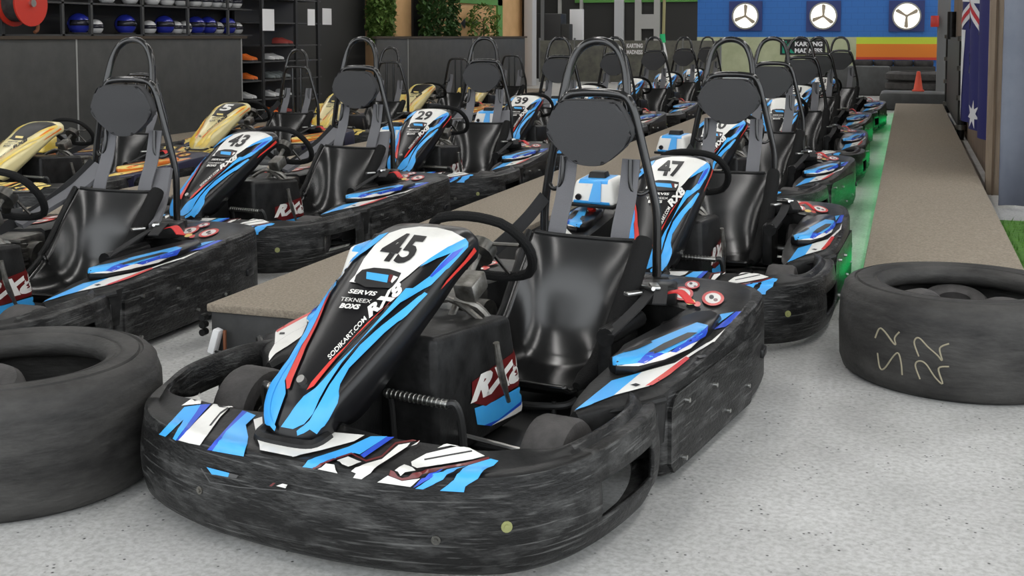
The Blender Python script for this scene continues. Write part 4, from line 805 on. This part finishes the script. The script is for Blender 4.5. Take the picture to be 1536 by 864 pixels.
banner(1170, 1238, 59, 82, 39.94, 'banner_black', 'black banner with green logo reading KARTING MADNESS', True); banner(938, 966, 62, 84, 30.37, 'fence_olive', 'faded banner reading KARTING MADNESS in pale letters', False)
p = ony(999, 88, 29.5); t = thing('signal_pole', 'pale pole with a green section leaning at the fence', 'pole', (p.x, 29.5, 0))
for z0, z1, x0, x1, m, n in ((0, .72, .0, -.0, 'white_paint', 'pole_foot'), (.72, 1.08, 0, -.08, 'paper', 'lower_pole'), (1.08, 1.3, -.08, -.10, 'glow_stick', 'green_sleeve'), (1.3, 2.6, -.07, -.05, 'pole_yellow', 'upper_pole')):
    bm = bmesh.new(); cyl(bm, (x0, 0, z0), (x1, 0, z1), .04 if n != 'green_sleeve' else .07, seg=10); mk(n, bm, m, t)
# ================================================================== the karts
K45 = make_kart(); number(K45, K45, '45'); K45['label'] = 'blue and white go-kart number 45 parked at the head of its row'; K45['group'] = 'rental go-karts'
R_ = math.radians
def kart(x, y, a, label, num=None, skip=(), remap=None, numm='dk'):
    k = copy_tree(K45, (x, y, 0), -R_(a), skip=('number',)+tuple(skip), remap=remap); k['label'] = label
    if num: number(K45, k, num, numm)
    return k
def sleeve(k, pts, label='grey padded belt sleeve'):
    bm = bmesh.new(); ribbon(bm, pts, (1, 0, 0), .085, .022); o = mk('belt_sleeve', bm, 'webbing', k)
kart(-1.0, 5.12, 1.3, 'go-kart number 47, its nose behind the seat of kart 45', '47')
kart(-1.21, 7.85, 7.5, 'go-kart number 20 right behind kart 47, slightly turned', '20'); kart(-1.05, 10.45, 0, 'blue and white go-kart between kart 20 and kart 31'); kart(-1.17, 13.2, 4, 'blue and white go-kart number 31 near the walkway end', '31'); kart(-1.08, 15.9, 5, 'blue and white go-kart number 33 last in the row beside the walkway', '33')
SL = lambda k: (sleeve(k, [(.25, 1.27, .62), (.27, 1.2, .50), (.31, 1.1, .44), (.35, 1.0, .39)]), sleeve(k, [(-.10, 1.27, .62), (-.16, 1.18, .53), (-.24, 1.05, .45), (-.30, .92, .38)]))
SL(kart(-3.56, 3.42, -1.5, 'blue and white go-kart with its nose hidden, beside the left slick tyre', None))
SL(kart(-3.60, 5.72, 4.5, 'blue and white go-kart number 43 across the platform from kart 45', '43')); SL(kart(-3.42, 8.0, -1.8, 'go-kart number 29 with grey belt sleeves, next after kart 43', '29')); kart(-3.36, 10.15, -3, 'go-kart number 39 without belt sleeves, parked past kart 29', '39')
for y, l in ((12.5, 'first blue and white go-kart behind kart 39'), (14.8, 'second blue and white go-kart behind kart 39'), (17.1, 'third blue and white go-kart behind kart 39'), (19.4, 'fourth blue and white go-kart behind kart 39')): kart(-3.42, y, 0, l)
YM = {'dw': 'yellow', 'db': 'yellow', 'dn': 'orange', 'dr': 'orange', 'dm': 'dk', 'nose_graphics:dw': 'dk', 'nose_panel:gloss_black': 'cream', 'side_pod:black_plastic': 'navy', 'pod_cover:gloss_black': 'orange', 'rear_bumper:scuffed_plastic': 'navy'}
def ykart(x, y, a, label, num=None, hoop=False):
    k = kart(x, y, a, label, num, ('headrest_pad', 'shroud_graphics')+(() if hoop else ('head_hoop',)), YM, 'dw'); k.scale = (.97, .97, .9); k['group'] = 'yellow rental go-karts'
    for xx in (.02, .115):
        bm = bmesh.new(); cyl(bm, (xx, 1.268, .50), (xx, 1.268, 1.04), .012, seg=8); mk('back_bar', bm, 'tube_black', k)
    # black number panel on the nose
    if num: pass
    return k
ykart(-5.95, 6.75, 0, 'yellow go-kart with no number visible beside the grey barrier', None); ykart(-5.95, 9.3, 0, 'yellow go-kart number 5 with a black number panel', '5', True); ykart(-5.95, 11.55, 0, 'yellow go-kart directly behind kart 5', None, True); ykart(-5.95, 13.8, 0, 'second yellow go-kart behind kart 5'); ykart(-5.95, 16.1, 0, 'third yellow go-kart behind kart 5')
